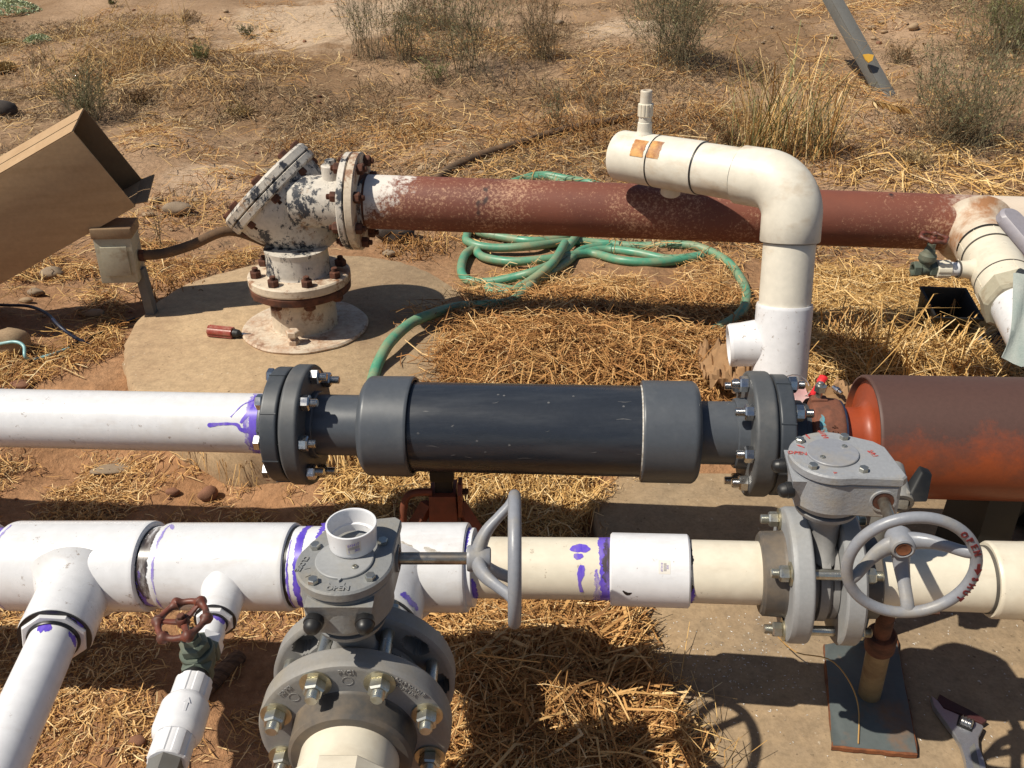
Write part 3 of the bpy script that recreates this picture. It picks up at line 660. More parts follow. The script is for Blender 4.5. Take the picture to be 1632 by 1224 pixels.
# branch joint of the third tee: dark ring, pipe
SB = lambda s: P3 + d3 * s
MB().lathe(SB(.118), d3, [(0, .05), (0, .0600), (.010, .0600), (.010, .05)], 56).build('cement_ring', M_['glue'], hd)
MB().lathe(SB(.11), d3, [(0, .05), (0, .0570), (.09, .0570), (.09, .05)], 56).build('branch_pipe', M_['pvc_bright'], hd)
ax3 = Ax(P3, P3 + d3); 
m = MB(); MB3 = ax3
def band_axis(P, d): return Ax(P, Vector(P) + Vector(d))
A3 = band_axis(P3, d3); A3.e1 = Vector((1, 0, 0)); A3.e2 = Vector((0, 0, 1))
band(A3, m, .0630, .108, .119, .35, .95, .003, 49); m.build('primer_smear', M_['purple'], hd)

cr = thing('cream_pipe', 'cream coloured pipe with purple spots and a white coupling between the two grey valves', 'pipe', HB.at(1100) - Vector((0, 0, .05)))
ca = Ax(HA.at(750), HB.at(975)); Tc = ca.t
ca.pipe(m := MB(), 752, 990, .0446, 56); m.build('pipe', M_['pvc_cream'], cr)
m = MB(); band(ca, m, .0449, Tc(955), Tc(973), -1.5, 2.4, .0022, 51, 90); m.build('primer_band', M_['purple'], cr)
m = MB(); band(ca, m, .04475, Tc(947), Tc(958), -1.3, .7, .0025, 57); m.build('primer_wash', M_['purple_thin'], cr)
m = MB(); band(ca, m, .0452, Tc(962), Tc(974), .0, 2.0, .003, 52); m.build('cement_smear', M_['smear'], cr)
m = MB()
blob(ca, m, .0450, Tc(926), 1.40, .0125, .009, 3); m.build('primer_spot', M_['purple'], cr)
m = MB(); blob(ca, m, .0450, Tc(923), 1.10, .0062, .0055, 4); m.build('primer_spot', M_['purple'], cr)
m = MB(); drip(ca, m, .0450, [(Tc(929), .82, 1.0), (Tc(927), .55, 1.6), (Tc(925), .25, .8), (Tc(928), -.10, 1.1)], .0028, 5); m.build('primer_drip', M_['purple'], cr)
m = MB(); blob(ca, m, .0450, Tc(770), 1.28, .006, .005, 6); m.build('primer_spot', M_['purple'], cr)
m = MB(); band(ca, m, .0450, Tc(756), Tc(766), -.8, .35, .0022, 53); m.build('primer_smear', M_['purple'], cr)
HB.pipe(m := MB(), 973, 1098, .0522, 64, .0025); m.build('coupling', M_['pvc_bright'], cr)
HB.pipe(m := MB(), 1090, 1212, .0446, 56); m.build('pipe', M_['pvc_cream'], cr)
m = MB(); band(HB, m, .0449, Tb(1096), Tb(1101), -1.2, 2.2, .002, 54); m.build('cement_smear', M_['glue'], cr)
m = MB(); band(HB, m, .0450, Tb(1098), Tb(1103), -1.2, 0.2, .002, 55); m.build('primer_band', M_['purple'], cr)
def sticker_text(root, ax, t, r, a, lines, size, mat='ink', rot=0):
    for i, s in enumerate(lines):
        an = a - i * size * 1.15 / r; n = ax.e1 * math.cos(an) + ax.e2 * math.sin(an); up = -ax.e1 * math.sin(an) + ax.e2 * math.cos(an)
        xd = up.cross(n) * 1.0
        M = frame(ax.pt(t, r, an), n, xd)
        if rot: M = M @ Matrix.Rotation(rot, 4, 'Z')
        lettering(root, s, size, M, mat, .0001, .0)
m = MB(); band(HB, m, .0524, Tb(1048), Tb(1066), .62, .98, .0, 56, 10); m.build('sticker', M_['sticker'], cr)
for i, s in enumerate(('073410', '||||||||||', '300')):
    n = HB.e1 * math.cos(.8) + HB.e2 * math.sin(.8); up = HB.d
    lettering(cr, s, .0040 if i != 1 else .0042, frame(HB.pt(Tb(1053 + 4.5 * i), .0526, .8), n, (-HB.e1 * math.sin(.8) + HB.e2 * math.cos(.8))), 'ink' if i != 1 else 'ink_dark', .00005)
m = MB(); drip(HB, m, .0524, [(Tb(993), .12, .4), (Tb(1000), .02, 1.3), (Tb(1007), .06, .3)], .0022, 9); m.build('smudge', M_['glue'], cr)

er = thing('cream_elbow_pipe', 'cream pipe ending in a wider elbow at the right edge behind the grey handwheel', 'pipe', HB.at(1500) - Vector((0, 0, .05)))
HB.pipe(m := MB(), 1372, 1600, .0446, 56); m.build('pipe', M_['pvc_cream'], er)
HB.pipe(m := MB(), 1352, 1392, .058, 56); m.build('flange_hub', M_['hub_dark'], er)
a = Tb(1570); EP = HB.at(1640)
m = MB().lathe(HB.at(1572), HB.d, [(0, .040), (0, .0505), (.003, .0525), (Tb(1632) - Tb(1572), .0525), (Tb(1650) - Tb(1572), .050), (Tb(1650) - Tb(1572), .03)], 56)
m.tube(catmull([HB.at(1618), HB.at(1650), HB.at(1668) + Vector((0, -.01, -.008)), HB.at(1683) + Vector((0, -.05, -.02)), HB.at(1690) + Vector((0, -.16, -.04))], 6), .052, 48, up=(0, 0, 1)); m.build('elbow', M_['pvc_cream'], er)
MB().lathe(HB.at(1567), HB.d, [(0, .043), (0, .0462), (.006, .0462), (.006, .043)], 56).build('cement_ring', M_['seam'], er)

# support post under the header
PP = HB.at(1428); PB = GZ(1384, 1112, 0)
st = thing('pipe_support', 'rusty adjustable post on a flat steel plate under the cream pipe', 'post', PB)
q = [GZ(px, py, .012) for px, py in ((1314, 1026), (1428, 1010), (1463, 1200), (1328, 1187))]
pl = irregular([(p.x, p.y) for p in q], 8, .0008, 9); cx_, cy_ = sum(p.x for p in q) / 4, sum(p.y for p in q) / 4
MB().prism(I4, [(cx_ + (x - cx_) * 1.018, cy_ + (y - cy_) * 1.018) for x, y in irregular([(p.x, p.y) for p in q], 14, .0016, 10)], .0005, .0105, bev=.0015).build('rusty_edge', M_['rust_orange'], st)
MB().prism(I4, pl, .0005, .012, bev=.002).build('base_plate', worn('blue grey painted plate', (.085, .10, .10), (.20, .10, .045), 9, .52, .72, .55, 120, .2), st, ang=50)
PL = lambda f: PB.lerp(PP - Vector((0, 0, .045)), f)
MB().cyl(PL(.03), PL(.60), .0175, 28, .001).build('post', worn('dull olive brown paint', (.24, .17, .085), (.14, .08, .04), 20, .42, .7, .6, 120, .2), st)
MB().lathe(PL(.56), PL(1) - PL(0), [(0, 0), (0, .0205), (.003, .022), (.036, .022), (.040, .019), (.040, 0)], 28).build('collar', M_['rust'], st)
MB().cyl(PL(.62), PL(1.0), .0125, 20).build('screw', M_['rust'], st)
m = MB(); vs = []; fs = []
for i in range(13):
    an = -PI / 2 + (i - 6) * .17
    for rr in (.0455, .050):
        for dx in (-.05, .05): vs.append(PP + HB.d * dx + (HB.e1 * math.cos(an) + HB.e2 * math.sin(an)) * rr)
for i in range(12):
    b = i * 4; fs += [(b, b + 1, b + 5, b + 4), (b + 2, b + 6, b + 7, b + 3), (b, b + 4, b + 6, b + 2), (b + 1, b + 3, b + 7, b + 5)]
fs += [(0, 2, 3, 1), (48, 49, 51, 50)]
m.add(vs, fs).build('saddle', M_['rust'], st)

# ================================================================== white branch at lower left
br = thing('white_branch_pipe', 'thinner white pipe coming from the leftmost tee towards the lower left corner', 'pipe', P1 + d1 * .3 - Vector((0, 0, .04)))
B1 = lambda s: P1 + d1 * s
MB().lathe(B1(.137), d1, [(0, .02), (0, .0445), (.016, .0445), (.018, .0425), (.018, .03)], 8, a0=.2).build('bushing', M_['pvc_bright'], br, ang=25)
MB().lathe(B1(.12), d1, [(0, .02), (0, .0435), (.0295, .0435), (.0295, .04), (.0297, .02)], 48)
MB().lathe(B1(.1485), d1, [(0, .03), (0, .0482), (.0022, .0485), (.0022, .03)], 48).build('cement_ring', M_['glue'], br)
MB().lathe(B1(.153), d1, [(0, .02), (0, .0355), (.0045, .0350), (.006, .034), (.006, .02)], 48).build('cement_ring', M_['glue'], br)
MB().lathe(B1(.14), d1, [(0, .0), (0, .0318), (.56, .0318), (.56, 0)], 56).build('pipe', M_['pvc_bright'], br)
A1 = band_axis(P1, d1); A1.e1 = Vector((1, 0, 0)); A1.e2 = Vector((0, 0, 1))
m = MB(); band(A1, m, .0321, .158, .172, 1.3, 1.95, .004, 61, 20); m.build('primer_smear', M_['purple'], br)
m = MB(); band(A1, m, .0321, .157, .166, -.2, .6, .004, 62, 20)
m.build('primer_smear', M_['purple'], br)
m = MB(); band(A1, m, .0448, .139, .147, 1.75, 2.4, .002, 63, 20); m.build('primer_smear', M_['purple'], br); m = MB(); band(A1, m, .0448, .139, .147, .3, 1.0, .002, 64, 20); m.build('primer_smear', M_['purple'], br)

# ================================================================== gate valve and check valve on the second tee
B2 = lambda s: P2 + d2 * s
gv = thing('gate_valve', 'small green bronze gate valve with a red brown handwheel on the middle white tee', 'valve', B2(.18) - Vector((0, 0, .03)))
A2 = band_axis(P2, d2); A2.e1 = Vector((1, 0, 0)); A2.e2 = Vector((0, 0, 1))
MB().lathe(B2(.100), d2, [(0, .02), (0, .0265), (.0155, .0265), (.018, .0245), (.018, .01)], 8, a0=.3).build('bushing', M_['pvc_bright'], gv, ang=25)
MB().lathe(B2(.1115), d2, [(0, .02), (0, .0290), (.0018, .0292), (.0018, .02)], 40).build('cement_ring', M_['glue'], gv)
MB().lathe(B2(.117), d2, [(0, .01), (0, .0195), (.004, .019), (.004, .01)], 40).build('cement_ring', M_['glue'], gv)
MB().lathe(B2(.11), d2, [(0, .0), (0, .0172), (.022, .0172), (.024, .0190), (.040, .0190), (.041, 0)], 40).lathe(B2(.149), d2, [(0, 0), (0, .0205), (.002, .0222), (.015, .0222), (.017, .0205), (.017, 0)], 6).build('adapter', M_['pvc_bright'], gv, ang=25)
m = MB(); band(A2, m, .0174, .119, .127, .3, 1.8, .003, 71, 24); m.build('primer_smear', M_['purple'], gv)
sdir = Vector((-.10, -.10, 1)).normalized(); VC = B2(.186)
m = MB().lathe(B2(.163), d2, [(0, 0), (0, .0205), (.0025, .022), (.013, .022), (.0145, .020), (.0145, 0)], 6)
m.lathe(B2(.170), d2, [(0, 0), (.004, .0165), (.016, .0185), (.028, .0165), (.034, .014), (.034, 0)], 32)
m.lathe(B2(.196), d2, [(0, 0), (0, .0195), (.0025, .0215), (.013, .0215), (.0155, .0195), (.0155, 0)], 6)
m.lathe(VC - sdir * .02, sdir, [(0, 0), (.004, .012), (.02, .0155), (.030, .0185), (.032, .0215), (.036, .0225), (.042, .0225), (.044, .021), (.044, 0)], 36); m.build('valve_body', M_['bronze'], gv, ang=30)
m = MB().lathe(VC + sdir * .024, sdir, [(0, 0), (0, .018), (.002, .0195), (.012, .0195), (.0135, .018), (.016, .013), (.024, .0115), (.024, 0)], 6)
m.lathe(VC + sdir * .046, sdir, [(0, 0), (0, .0095), (.012, .0095), (.013, .008), (.013, 0)], 6); m.build('bonnet', M_['bronze'], gv, ang=25)
MB().cyl(VC + sdir * .05, VC + sdir * .083, .0042, 14).build('stem', M_['zinc_y'], gv)
def round_wheel(root, C, n, R, knobs, mat, tr=.0042, kn=1.75, nut=True):
    MF = frame(C, n, (1, 0, 0)); pts = []; rs = []; N = knobs * 16
    for i in range(N):
        a = 2 * PI * i / N; c = .5 + .5 * math.cos(a * knobs); q = c ** 4
        pts.append(MF @ Vector(((R + .0015 * q) * math.cos(a), (R + .0015 * q) * math.sin(a), 0))); rs.append(tr * (1 + (kn - 1) * q))
    wh = MB().tube(pts, rs, 10, closed=True, up=n).build('handwheel', M_[mat], root)
    m = MB(); k2 = max(3, knobs // 2)
    for i in range(k2):
        a = 2 * PI * (i + .5) / k2; p = [MF @ Vector((r * math.cos(a), r * math.sin(a), h)) for r, h in ((R * .22, -.004), (R * .5, -.003), (R * .8, -.001), (R * .98, 0))]
        m.tube(p, [tr * 1.15, tr, tr * .9, tr], 8, flat=.7, up=n)
    m.lathe(C - n * .008, n, [(0, 0), (0, R * .27), (.010, R * .27), (.012, R * .22), (.012, 0)], 24); m.build('spokes', M_[mat], wh)
    if nut: place(nut_me(.009, .005, M_['rust']), 'wheel_nut', wh, frame(C + n * .004, n))
round_wheel(gv, VC + sdir * .082, sdir, .0300, 6, 'wheel_red', .0042, 2.1)
MB().lathe(B2(.209), d2, [(0, 0), (0, .0165), (.016, .0165), (.016, 0)], 32).build('nipple', M_['black'], gv)
cv = thing('check_valve', 'white plastic check valve with a raised arrow below the green gate valve', 'valve', B2(.28) - Vector((0, 0, .03)))
def fluted(P, d, r, L, n=8, g=.0012, seg=96):
    M = frame(P, d); vs = []; fs = []; rows = [(0, 0, 0), (0, -.0015, 1), (.0015, 0, 1), (L - .0015, 0, 1), (L, -.0015, 1)]
    m = MB(); M2 = M; prev = None; vs = []; 
    for t, dr, gg in rows[1:]:
        for k in range(seg):
            a = 2 * PI * k / seg; fl = g if (k % (seg // n)) < (seg // n) * .55 else 0.0
            rr = r + dr + fl * (1 if 0 < t < L else .3); vs.append(M @ Vector((rr * math.cos(a), rr * math.sin(a), t)))
    for i in range(3):
        for k in range(seg): k2 = (k + 1) % seg; fs.append((i * seg + k, i * seg + k2, (i + 1) * seg + k2, (i + 1) * seg + k))
    fs.append(tuple(range(seg))[::-1]); fs.append(tuple(3 * seg + k for k in range(seg)))
    return m.add(vs, fs)
fluted(B2(.222), d2, .0225, .034).build('threaded_end', M_['pvc_bright'], cv, ang=25)
MB().lathe(B2(.254), d2, [(0, 0), (0, .0245), (.004, .0275), (.010, .0300), (.045, .0305), (.052, .0285), (.056, .0245), (.056, 0)], 56).build('valve_body', M_['pvc_bright'], cv)
fluted(B2(.309), d2, .0230, .034).build('threaded_end', M_['pvc_bright'], cv, ang=25)
MB().lathe(B2(.341), d2, [(0, 0), (0, .0195), (.003, .021), (.03, .021), (.03, 0)], 6).build('pipe_nut', M_['post_grey'], cv, ang=25)
MB().lathe(B2(.370), d2, [(0, 0), (0, .0165), (.3, .0165), (.3, 0)], 32).build('pipe', M_['pvc_bright'], cv)
an = 1.2; n_ = A2.e1 * math.cos(an) + A2.e2 * math.sin(an); MA = frame(A2.pt(.281, .0305, an), n_, -d2)
MB().prism(MA, [(-.010, -.0016), (.002, -.0016), (.002, -.004), (.010, 0), (.002, .004), (.002, .0016), (-.010, .0016)], -.001, .0005).build('arrow', M_['pvc_bright'], cv, ang=20)

# ================================================================== BUTTERFLY VALVES
def outline(r, x1, y0, y1, n=30):
    a0 = math.radians(72); a1 = math.radians(285)
    p = [(r * math.cos(a0 + t * (a1 - a0) / n), r * math.sin(a0 + t * (a1 - a0) / n)) for t in range(n + 1)]
    return p + [(x1 - .006, y0), (x1, y0 + .007), (x1 - .010, y1 - .014), (x1 - .021, y1)]
def butterfly(name, label, O, X, R, hub_r, bc, nb, rod, tf, gap, zl, grey, gear, red, spokes, rotb, shaft_x, hubL, xtra):
    O = Vector(O); X = Vector(X).normalized(); Z = Vector((0, 0, 1)); Y = Z.cross(X).normalized(); Z = X.cross(Y)
    M = Matrix((X, Y, Z)).transposed().to_4x4(); M.translation = O
    W = lambda x, y, z: M @ Vector((x, y, z))
    DR = lambda x, y, z: (X * x + Y * y + Z * z)
    base = O.copy(); base.z = O.z - R
    root = thing(name, label, 'valve', base)
    g = M_[grey]; gg = M_[gear]; h = gap / 2
    # flanges
    m = MB().lathe(W(-h - tf, 0, 0), X, [(0, hub_r * .8), (0, R - .006), (.0015, R - .002), (.006, R), (tf - .003, R), (tf - .001, R - .001), (tf, R - .003), (tf, hub_r * .8)], 96); m.build('flange', g, root)
    # far flange, with kidney pockets on the face that looks at the valve
    seg = 288; rr = [hub_r * .8] + [bc - .0125 + .0025 * q for q in range(11)] + [R - .004, R]; vs = []; fs = []
    for j, r in enumerate(rr):
        for k in range(seg):
            a = rotb + 2 * PI * (k + .5) / seg; ph = (k * nb / seg) % 1.0
            deep = .021 if (xtra and ((ph - .5) / .25) ** 2 + ((r - bc) / .0115) ** 2 < 1) else 0
            vs.append(W(h + (.001 if r < R - .001 else .004) + deep, r * math.cos(a), r * math.sin(a)))
    for j in range(len(rr) - 1):
        for k in range(seg): k2 = (k + 1) % seg; fs.append((j * seg + k, (j + 1) * seg + k, (j + 1) * seg + k2, j * seg + k2))
    m = MB().add(vs, fs); m.lathe(W(h + .004, 0, 0), X, [(0, R), (tf - .008, R), (tf - .006, R - .002), (tf - .004, R - .005), (tf - .004, hub_r * .8)], 96); m.build('flange', g, root)
    # near socket
    MB().lathe(W(-h - tf + .002, 0, 0), -X, [(0, hub_r * .7), (0, hub_r + .004), (.004, hub_r + .001), (hubL * .9, hub_r), (hubL, hub_r - .004), (hubL, hub_r * .70)], 64).build('socket', M_['hub_dark'], root)
    if xtra: MB().lathe(W(h + tf - .006, 0, 0), X, [(0, hub_r * .7), (0, hub_r), (.035, hub_r - .001), (.035, hub_r * .7)], 64).build('socket', M_['ring_dark'], root)
    # wafer body
    rb = bc - rod - .006
    m = MB().lathe(W(-h + .0006, 0, 0), X, [(0, .02), (0, rb * .93), (gap * .18, rb * .93), (gap * .2, rb * .86), (gap * .3, rb * .86), (gap * .32, rb), (gap * .62, rb), (gap * .64, rb * .88), (gap * .76, rb * .88), (gap * .78, rb * .95), (gap - .0008, rb * .95), (gap - .0008, .02)], 72)
    wb = m.build('valve_body', M_['valve_grey2'], root)
    MB().lathe(W(-h + .0004, 0, 0), X, [(0, rb * .7), (0, rb * .965), (gap * .13, rb * .965), (gap * .13, rb * .7)], 64).build('seat_ring', M_['rubber'], wb)
    m = MB()
    for k in range(5):
        a = -1.9 + .62 * k if not xtra else .2 + .62 * k
        c = []
        for r in (rb * .97, rb + .006):
            for x, da in ((-gap * .16, -.17), (gap * .16, -.17), (gap * .16, .17), (-gap * .16, .17)): c.append(W(x, r * math.cos(a + PI / 2 + da), r * math.sin(a + PI / 2 + da)))
        m.hexa(c)
    m.build('body_lug', M_['valve_grey2'], wb, bevel=.0015)
    zb = zl - .086
    # neck
    pr = []; n = 8; m = MB(); vs = []; fs = []
    secs = [(rb * .80, gap * .50, .046), (rb * .98, gap * .44, .036), (rb + .012, .021, .026), (zb - .018, .021, .023), (zb, .030, .032)]
    for z, ax_, ay in secs:
        for k in range(24): a = 2 * PI * k / 24; vs.append(W(ax_ * math.cos(a), ay * math.sin(a), z))
    for i in range(len(secs) - 1):
        for k in range(24): k2 = (k + 1) % 24; fs.append((i * 24 + k, i * 24 + k2, (i + 1) * 24 + k2, (i + 1) * 24 + k))
    m.add(vs, fs).build('neck', M_['valve_grey2'], root)
    MB().lathe(W(0, 0, zb - .002), Z, [(0, 0), (0, .036), (.003, .040), (.010, .0425), (.010, 0)], 48).build('mounting_ring', gg, root)
    # gear housing
    FM = frame(W(0, 0, 0), Z, X); hz = zl - .070
    m = MB().prism(FM, outline(.0515, .076, -.053, .029), hz + .008, zl - .0145, bev=.002)
    m.lathe(W(0, 0, hz - .004), Z, [(0, 0), (0, .040), (.004, .045), (.014, .0505), (.02, .0505), (.02, 0)], 56)
    c = []
    for z, xo, yo in ((zl - .064, -.046, .028), (zl - .019, -.0540, .037)):
        c += [W(xo, -yo, z), W(-.02, -yo, z), W(-.02, yo, z), W(xo, yo, z)]
    m.hexa(c)
    hs = m.build('gear_housing', gg, root, ang=30)
    ld = MB().prism(FM, outline(.0545, .080, -.055, .031), zl - .0135, zl, bev=.0022).build('gear_lid', gg, root, ang=30)
    MB().lathe(W(0, 0, zl - .001), Z, [(0, 0), (0, .0325), (.0035, .0325), (.0043, .0315), (.0043, 0)], 56).build('indicator_cap', M_['wheel_grey'] if not xtra else M_['valve_grey'], ld)
    if xtra: MB().prism(FM, [(-.031, -.003), (-.031, .003), (-.0365, 0)], zl - .0005, zl + .003).build('pointer', M_['valve_grey'], ld)
    for x, y in ((.017, .012), (-.015, -.014)):
        MB().lathe(W(x, y, zl + .003), Z, [(0, 0), (0, .0036), (.0018, .0034), (.0024, .0022), (.0024, .0013), (.0012, .0012), (.0012, 0)], 16).build('cap_screw', M_['zinc'], ld)
    for x, y in ((-.036, .028), (.022, .037), (-.030, -.033), (.030, -.039)):
        place(nut_me(.0105, .006, M_['zinc']), 'lid_bolt', ld, frame(W(x, y, zl), Z, X) @ Matrix.Rotation(random.uniform(0, 1), 4, 'Z'))
    for y in (-.027, .027):
        P = W(-.050, y, zl - .038); dd = DR(-1, .12 * (1 if y > 0 else -1), -.12).normalized()
        MB().lathe(P, dd, [(0, 0), (0, .0096), (.003, .0108), (.009, .0110), (.0095, .0098), (.014, .0094), (.0172, .0079), (.0198, .0050), (.0208, 0)], 28).build('stop_bolt_cap', M_['rubber'], hs)
    # shaft and wheel
    zs = zl - .036; y0 = -.052; RW = .0735 if xtra else .0690; yr = -.190 if xtra else -.176
    MB().lathe(W(shaft_x, y0 + .004, zs), -Y, [(0, 0), (0, .0165), (.006, .016), (.006, .0135), (.001, .0130), (.001, 0)], 36).build('shaft_boss', gg, hs)
    MB().lathe(W(shaft_x, y0 - .0005, zs), -Y, [(0, .006), (0, .0128), (.0008, .0128), (.0008, .006)], 36).build('shaft_seal', M_['rust'], hs)
    MB().cyl(W(shaft_x, -.03, zs), W(shaft_x, yr + .042, zs), .0073, 28, .001).build('shaft', M_['shaft'], root)
    hc = W(shaft_x, yr + .056, zs); wt = .0077 if xtra else .0066
    wh = MB().tube([W(shaft_x + RW * math.cos(a), yr, zs + RW * math.sin(a)) for a in [2 * PI * k / 72 for k in range(72)]], wt, 14, closed=True, up=Y).build('handwheel', M_['wheel_grey'], root)
    m = MB().lathe(hc, -Y, [(0, .0073), (0, .0145), (.002, .0155), (.020, .0155), (.027, .013), (.028, .011), (.026, .0095), (.026, 0)], 36); m.build('wheel_hub', M_['wheel_grey'], wh)
    MB().lathe(hc - Y * .0262, -Y, [(0, 0), (0, .0085), (.001, .0085), (.0012, .008), (.0004, .006), (.0004, 0)], 20).build('shaft_end', M_['rust_orange'], wh)
    for a in spokes:
        a = math.radians(a)
        p = [W(shaft_x + r * RW / .0735 * math.cos(a), y + yr + .190, zs + r * RW / .0735 * math.sin(a)) for r, y in ((.006, -.148), (.018, -.150), (.034, -.158), (.050, -.172), (.063, -.184), (.0735, -.1895))]
        MB().tube(catmull(p, 4), [(.0128 - .0052 * min(1, i / 11)) for i in range(21)], 12, flat=.8, up=-Y).build('spoke', M_['wheel_grey'], wh)
    bolt_circle(root, O, X, bc, nb, rotb, -h - tf, h + tf - .004, (.0225 if nb == 8 else .019, .0135), rod, 'zinc', .0185 if nb == 8 else .016, .013)
    return root, W, DR, ld, wh, FM
# right-hand valve
X2 = HB.d; hA, hB_ = Tb(1246), Tb(1279); gB = Tb(1324); O2 = HB.p + X2 * (hB_ + gB) / 2
v2, W2, DR2, lid2, wh2, FM2 = butterfly('butterfly_valve', 'grey butterfly valve at right with red lettering on its gearbox and handwheel', O2, X2, .0945, .0590, .0762, 4, .0070, hB_ - hA, gB - hB_, .203,
    'valve_grey', 'gear_grey', True, (18, -84, -160), 0.86, .055, .034, False)
zt = .2034
Zv = DR2(0, 0, 1)
def lidtxt(root, W, DR, s, x, y, z, size, rot, mat, ext=.0004, bold=0.0):
    lettering(root, s, size, frame(W(x, y, z), DR(0, 0, 1), DR(math.cos(rot), math.sin(rot), 0)), mat, ext, bold)
lidtxt(lid2, W2, DR2, 'OPEN', -.044, .000, zt, .0095, -.15, 'redpaint', bold=.0003)
lidtxt(lid2, W2, DR2, 'SHUT', -.002, .0445, zt, .0095, 1.75, 'redpaint', bold=.0003)
lidtxt(lid2, W2, DR2, '24:1', .050, .000, zt, .0095, -1.25, 'redpaint', bold=.0003)
lidtxt(lid2, W2, DR2, '>', -.005, -.045, zt, .009, .1, 'redpaint')
for x, y, r in ((-.024, .040, 1.9), (-.037, .016, 2.5)):
    m = MB(); FMt = frame(W2(x, y, zt - .0003), Zv, DR2(math.cos(r), math.sin(r), 0)); m.prism(FMt, [(-.005, -.0008), (.003, -.0017), (.006, 0), (.003, .0012), (-.005, .0006)], 0, .0008); m.build('tick_mark', M_['redpaint'], lid2)
sx2 = .055; zs2 = .203 - .036
for i, ch in enumerate('OPEN'):
    a = math.radians(48 - i * 8.5); P = W2(sx2 + .0690 * math.cos(a), -.176 - .0066, zs2 + .0690 * math.sin(a))
    lettering(wh2, ch, .0098, frame(P, DR2(0, -1, 0), DR2(math.sin(a), 0, -math.cos(a))), 'darkred', .0005, .0004)
for i, ch in enumerate('SHUT'):
    a = math.radians(-9 - i * 8.5); P = W2(sx2 + .0690 * math.cos(a), -.176 - .0066, zs2 + .0690 * math.sin(a))
    lettering(wh2, ch, .0098, frame(P, DR2(0, -1, 0), DR2(math.sin(a), 0, -math.cos(a))), 'darkred', .0005, .0004)
a = math.radians(3); P = W2(sx2 + .0690 * math.cos(a), -.176 - .0066, zs2 + .0690 * math.sin(a))
MB().prism(frame(P, DR2(0, -1, 0), DR2(math.sin(a), 0, -math.cos(a))), [(-.008, -.0015), (.000, -.0015), (.000, -.0042), (.008, 0), (.000, .0042), (.000, .0015), (-.008, .0015)], -.0005, .0009).build('arrow', M_['darkred'], wh2)
# left-hand valve
O1 = Vector((X3, .757, P3.z + .001))
v1, W1, DR1, lid1, wh1, FM1 = butterfly('butterfly_valve', 'dusty grey butterfly valve in the foreground carrying a white cup on its gearbox', O1, (0, 1, 0), .1143, .0720, .0953, 8, .0080, .030, .046, .222,
    'valve_grey2', 'gear_grey2', False, (62, -62, 180), PI / 8, .046, .036, True)
zt = .2224
lidtxt(lid1, W1, DR1, 'OPEN', -.0460, .000, zt, .0098, -PI / 2, 'gear_grey2', .0009, .0004)
lidtxt(lid1, W1, DR1, 'CLOSE', -.006, .0465, zt, .0085, -PI / 2 - .25 + PI / 2 + PI, 'gear_grey2', .0009, .0004)
for x, y, r in ((-.040, .010, .3), (-.040, -.006, -.1), (-.014, .039, 1.9), (-.026, .036, 2.2)):
    m = MB().prism(frame(W1(x, y, zt - .0005), DR1(0, 0, 1), DR1(math.cos(r), math.sin(r), 0)), [(-.003, -.0006), (.003, -.0006), (.003, .0006), (-.003, .0006)], 0, .001); m.build('tick_mark', M_['gear_grey2'], lid1)
fz = -.023 - .030 - .0003
def flange_text(s, ang, size, r):
    P = W1(fz, -r * math.sin(ang), r * math.cos(ang)); lettering(v1, s, size, frame(P, DR1(-1, 0, 0), DR1(0, -math.cos(ang), -math.sin(ang))), 'valve_grey2', .0008, .0002)
flange_text('PVC1', 0.0, .0085, .1045); flange_text('150 PSI', -.78, .0072, .1045); flange_text('BOLT TORQUE', .72, .0062, .107); flange_text('30 FT. LBS.', .72, .0062, .100)
m = MB()
for ang in (0.0, -.78): MB().lathe(W1(fz, -.091 * math.sin(ang), .091 * math.cos(ang)), (0, -1, 0), [(0, .0058), (.0003, .0060), (.0003, .0064), (0, .0066)], 24).build('mould_mark', M_['valve_grey2'], v1)
ca1 = thing('cream_stub_pipe', 'short cream pipe with a raised fitting coming out of the front of the foreground valve', 'pipe', O1 + Vector((0, -.2, -.06)))
yf = O1.y - .023 - .030
MB().lathe((X3, yf - .01, O1.z), (0, -1, 0), [(0, 0), (0, .0570), (.30, .0570), (.30, 0)], 64).build('pipe', M_['pvc_cream'], ca1)
MB().lathe((X3, yf - .075, O1.z), (0, -1, 0), [(0, .04), (0, .0640), (.003, .0665), (.10, .0665), (.10, .04)], 10, a0=.31).build('coupling', M_['pvc_cream'], ca1, ang=20)

# cup on the gearbox
zc = O1.z + .2268
CP = GZ(563, 866, zc)
cu = thing('white_cup', 'open white plastic ring with a printed sticker standing on the foreground gearbox', 'plastic ring', CP)
MB().lathe(CP, (0, 0, 1), [(0, .0245), (0, .0262), (.001, .0268), (.0285, .0286), (.0290, .0282), (.0290, .0266), (.0285, .0262), (.010, .0255), (.009, .0235), (0, .0235)], 72, closed=True).build('ring', M_['pvc_bright'], cu)
ac = Ax(CP, CP + Vector((0, 0, 1))); an0 = -PI / 2 + .22
def cpt(a, z, dr=.0002): r = .0268 + (z / .0285) * .0018 + dr; return CP + Vector((r * math.cos(a), r * math.sin(a), z))
vs = []; fs = []
for i in range(9):
    a = an0 - .30 + .60 * i / 8
    for z in (.006, .021): vs.append(cpt(a, z + .003 * i / 8))
for i in range(8): fs.append((2 * i, 2 * i + 2, 2 * i + 3, 2 * i + 1))
MB().add(vs, fs).build('sticker', M_['sticker'], cu)
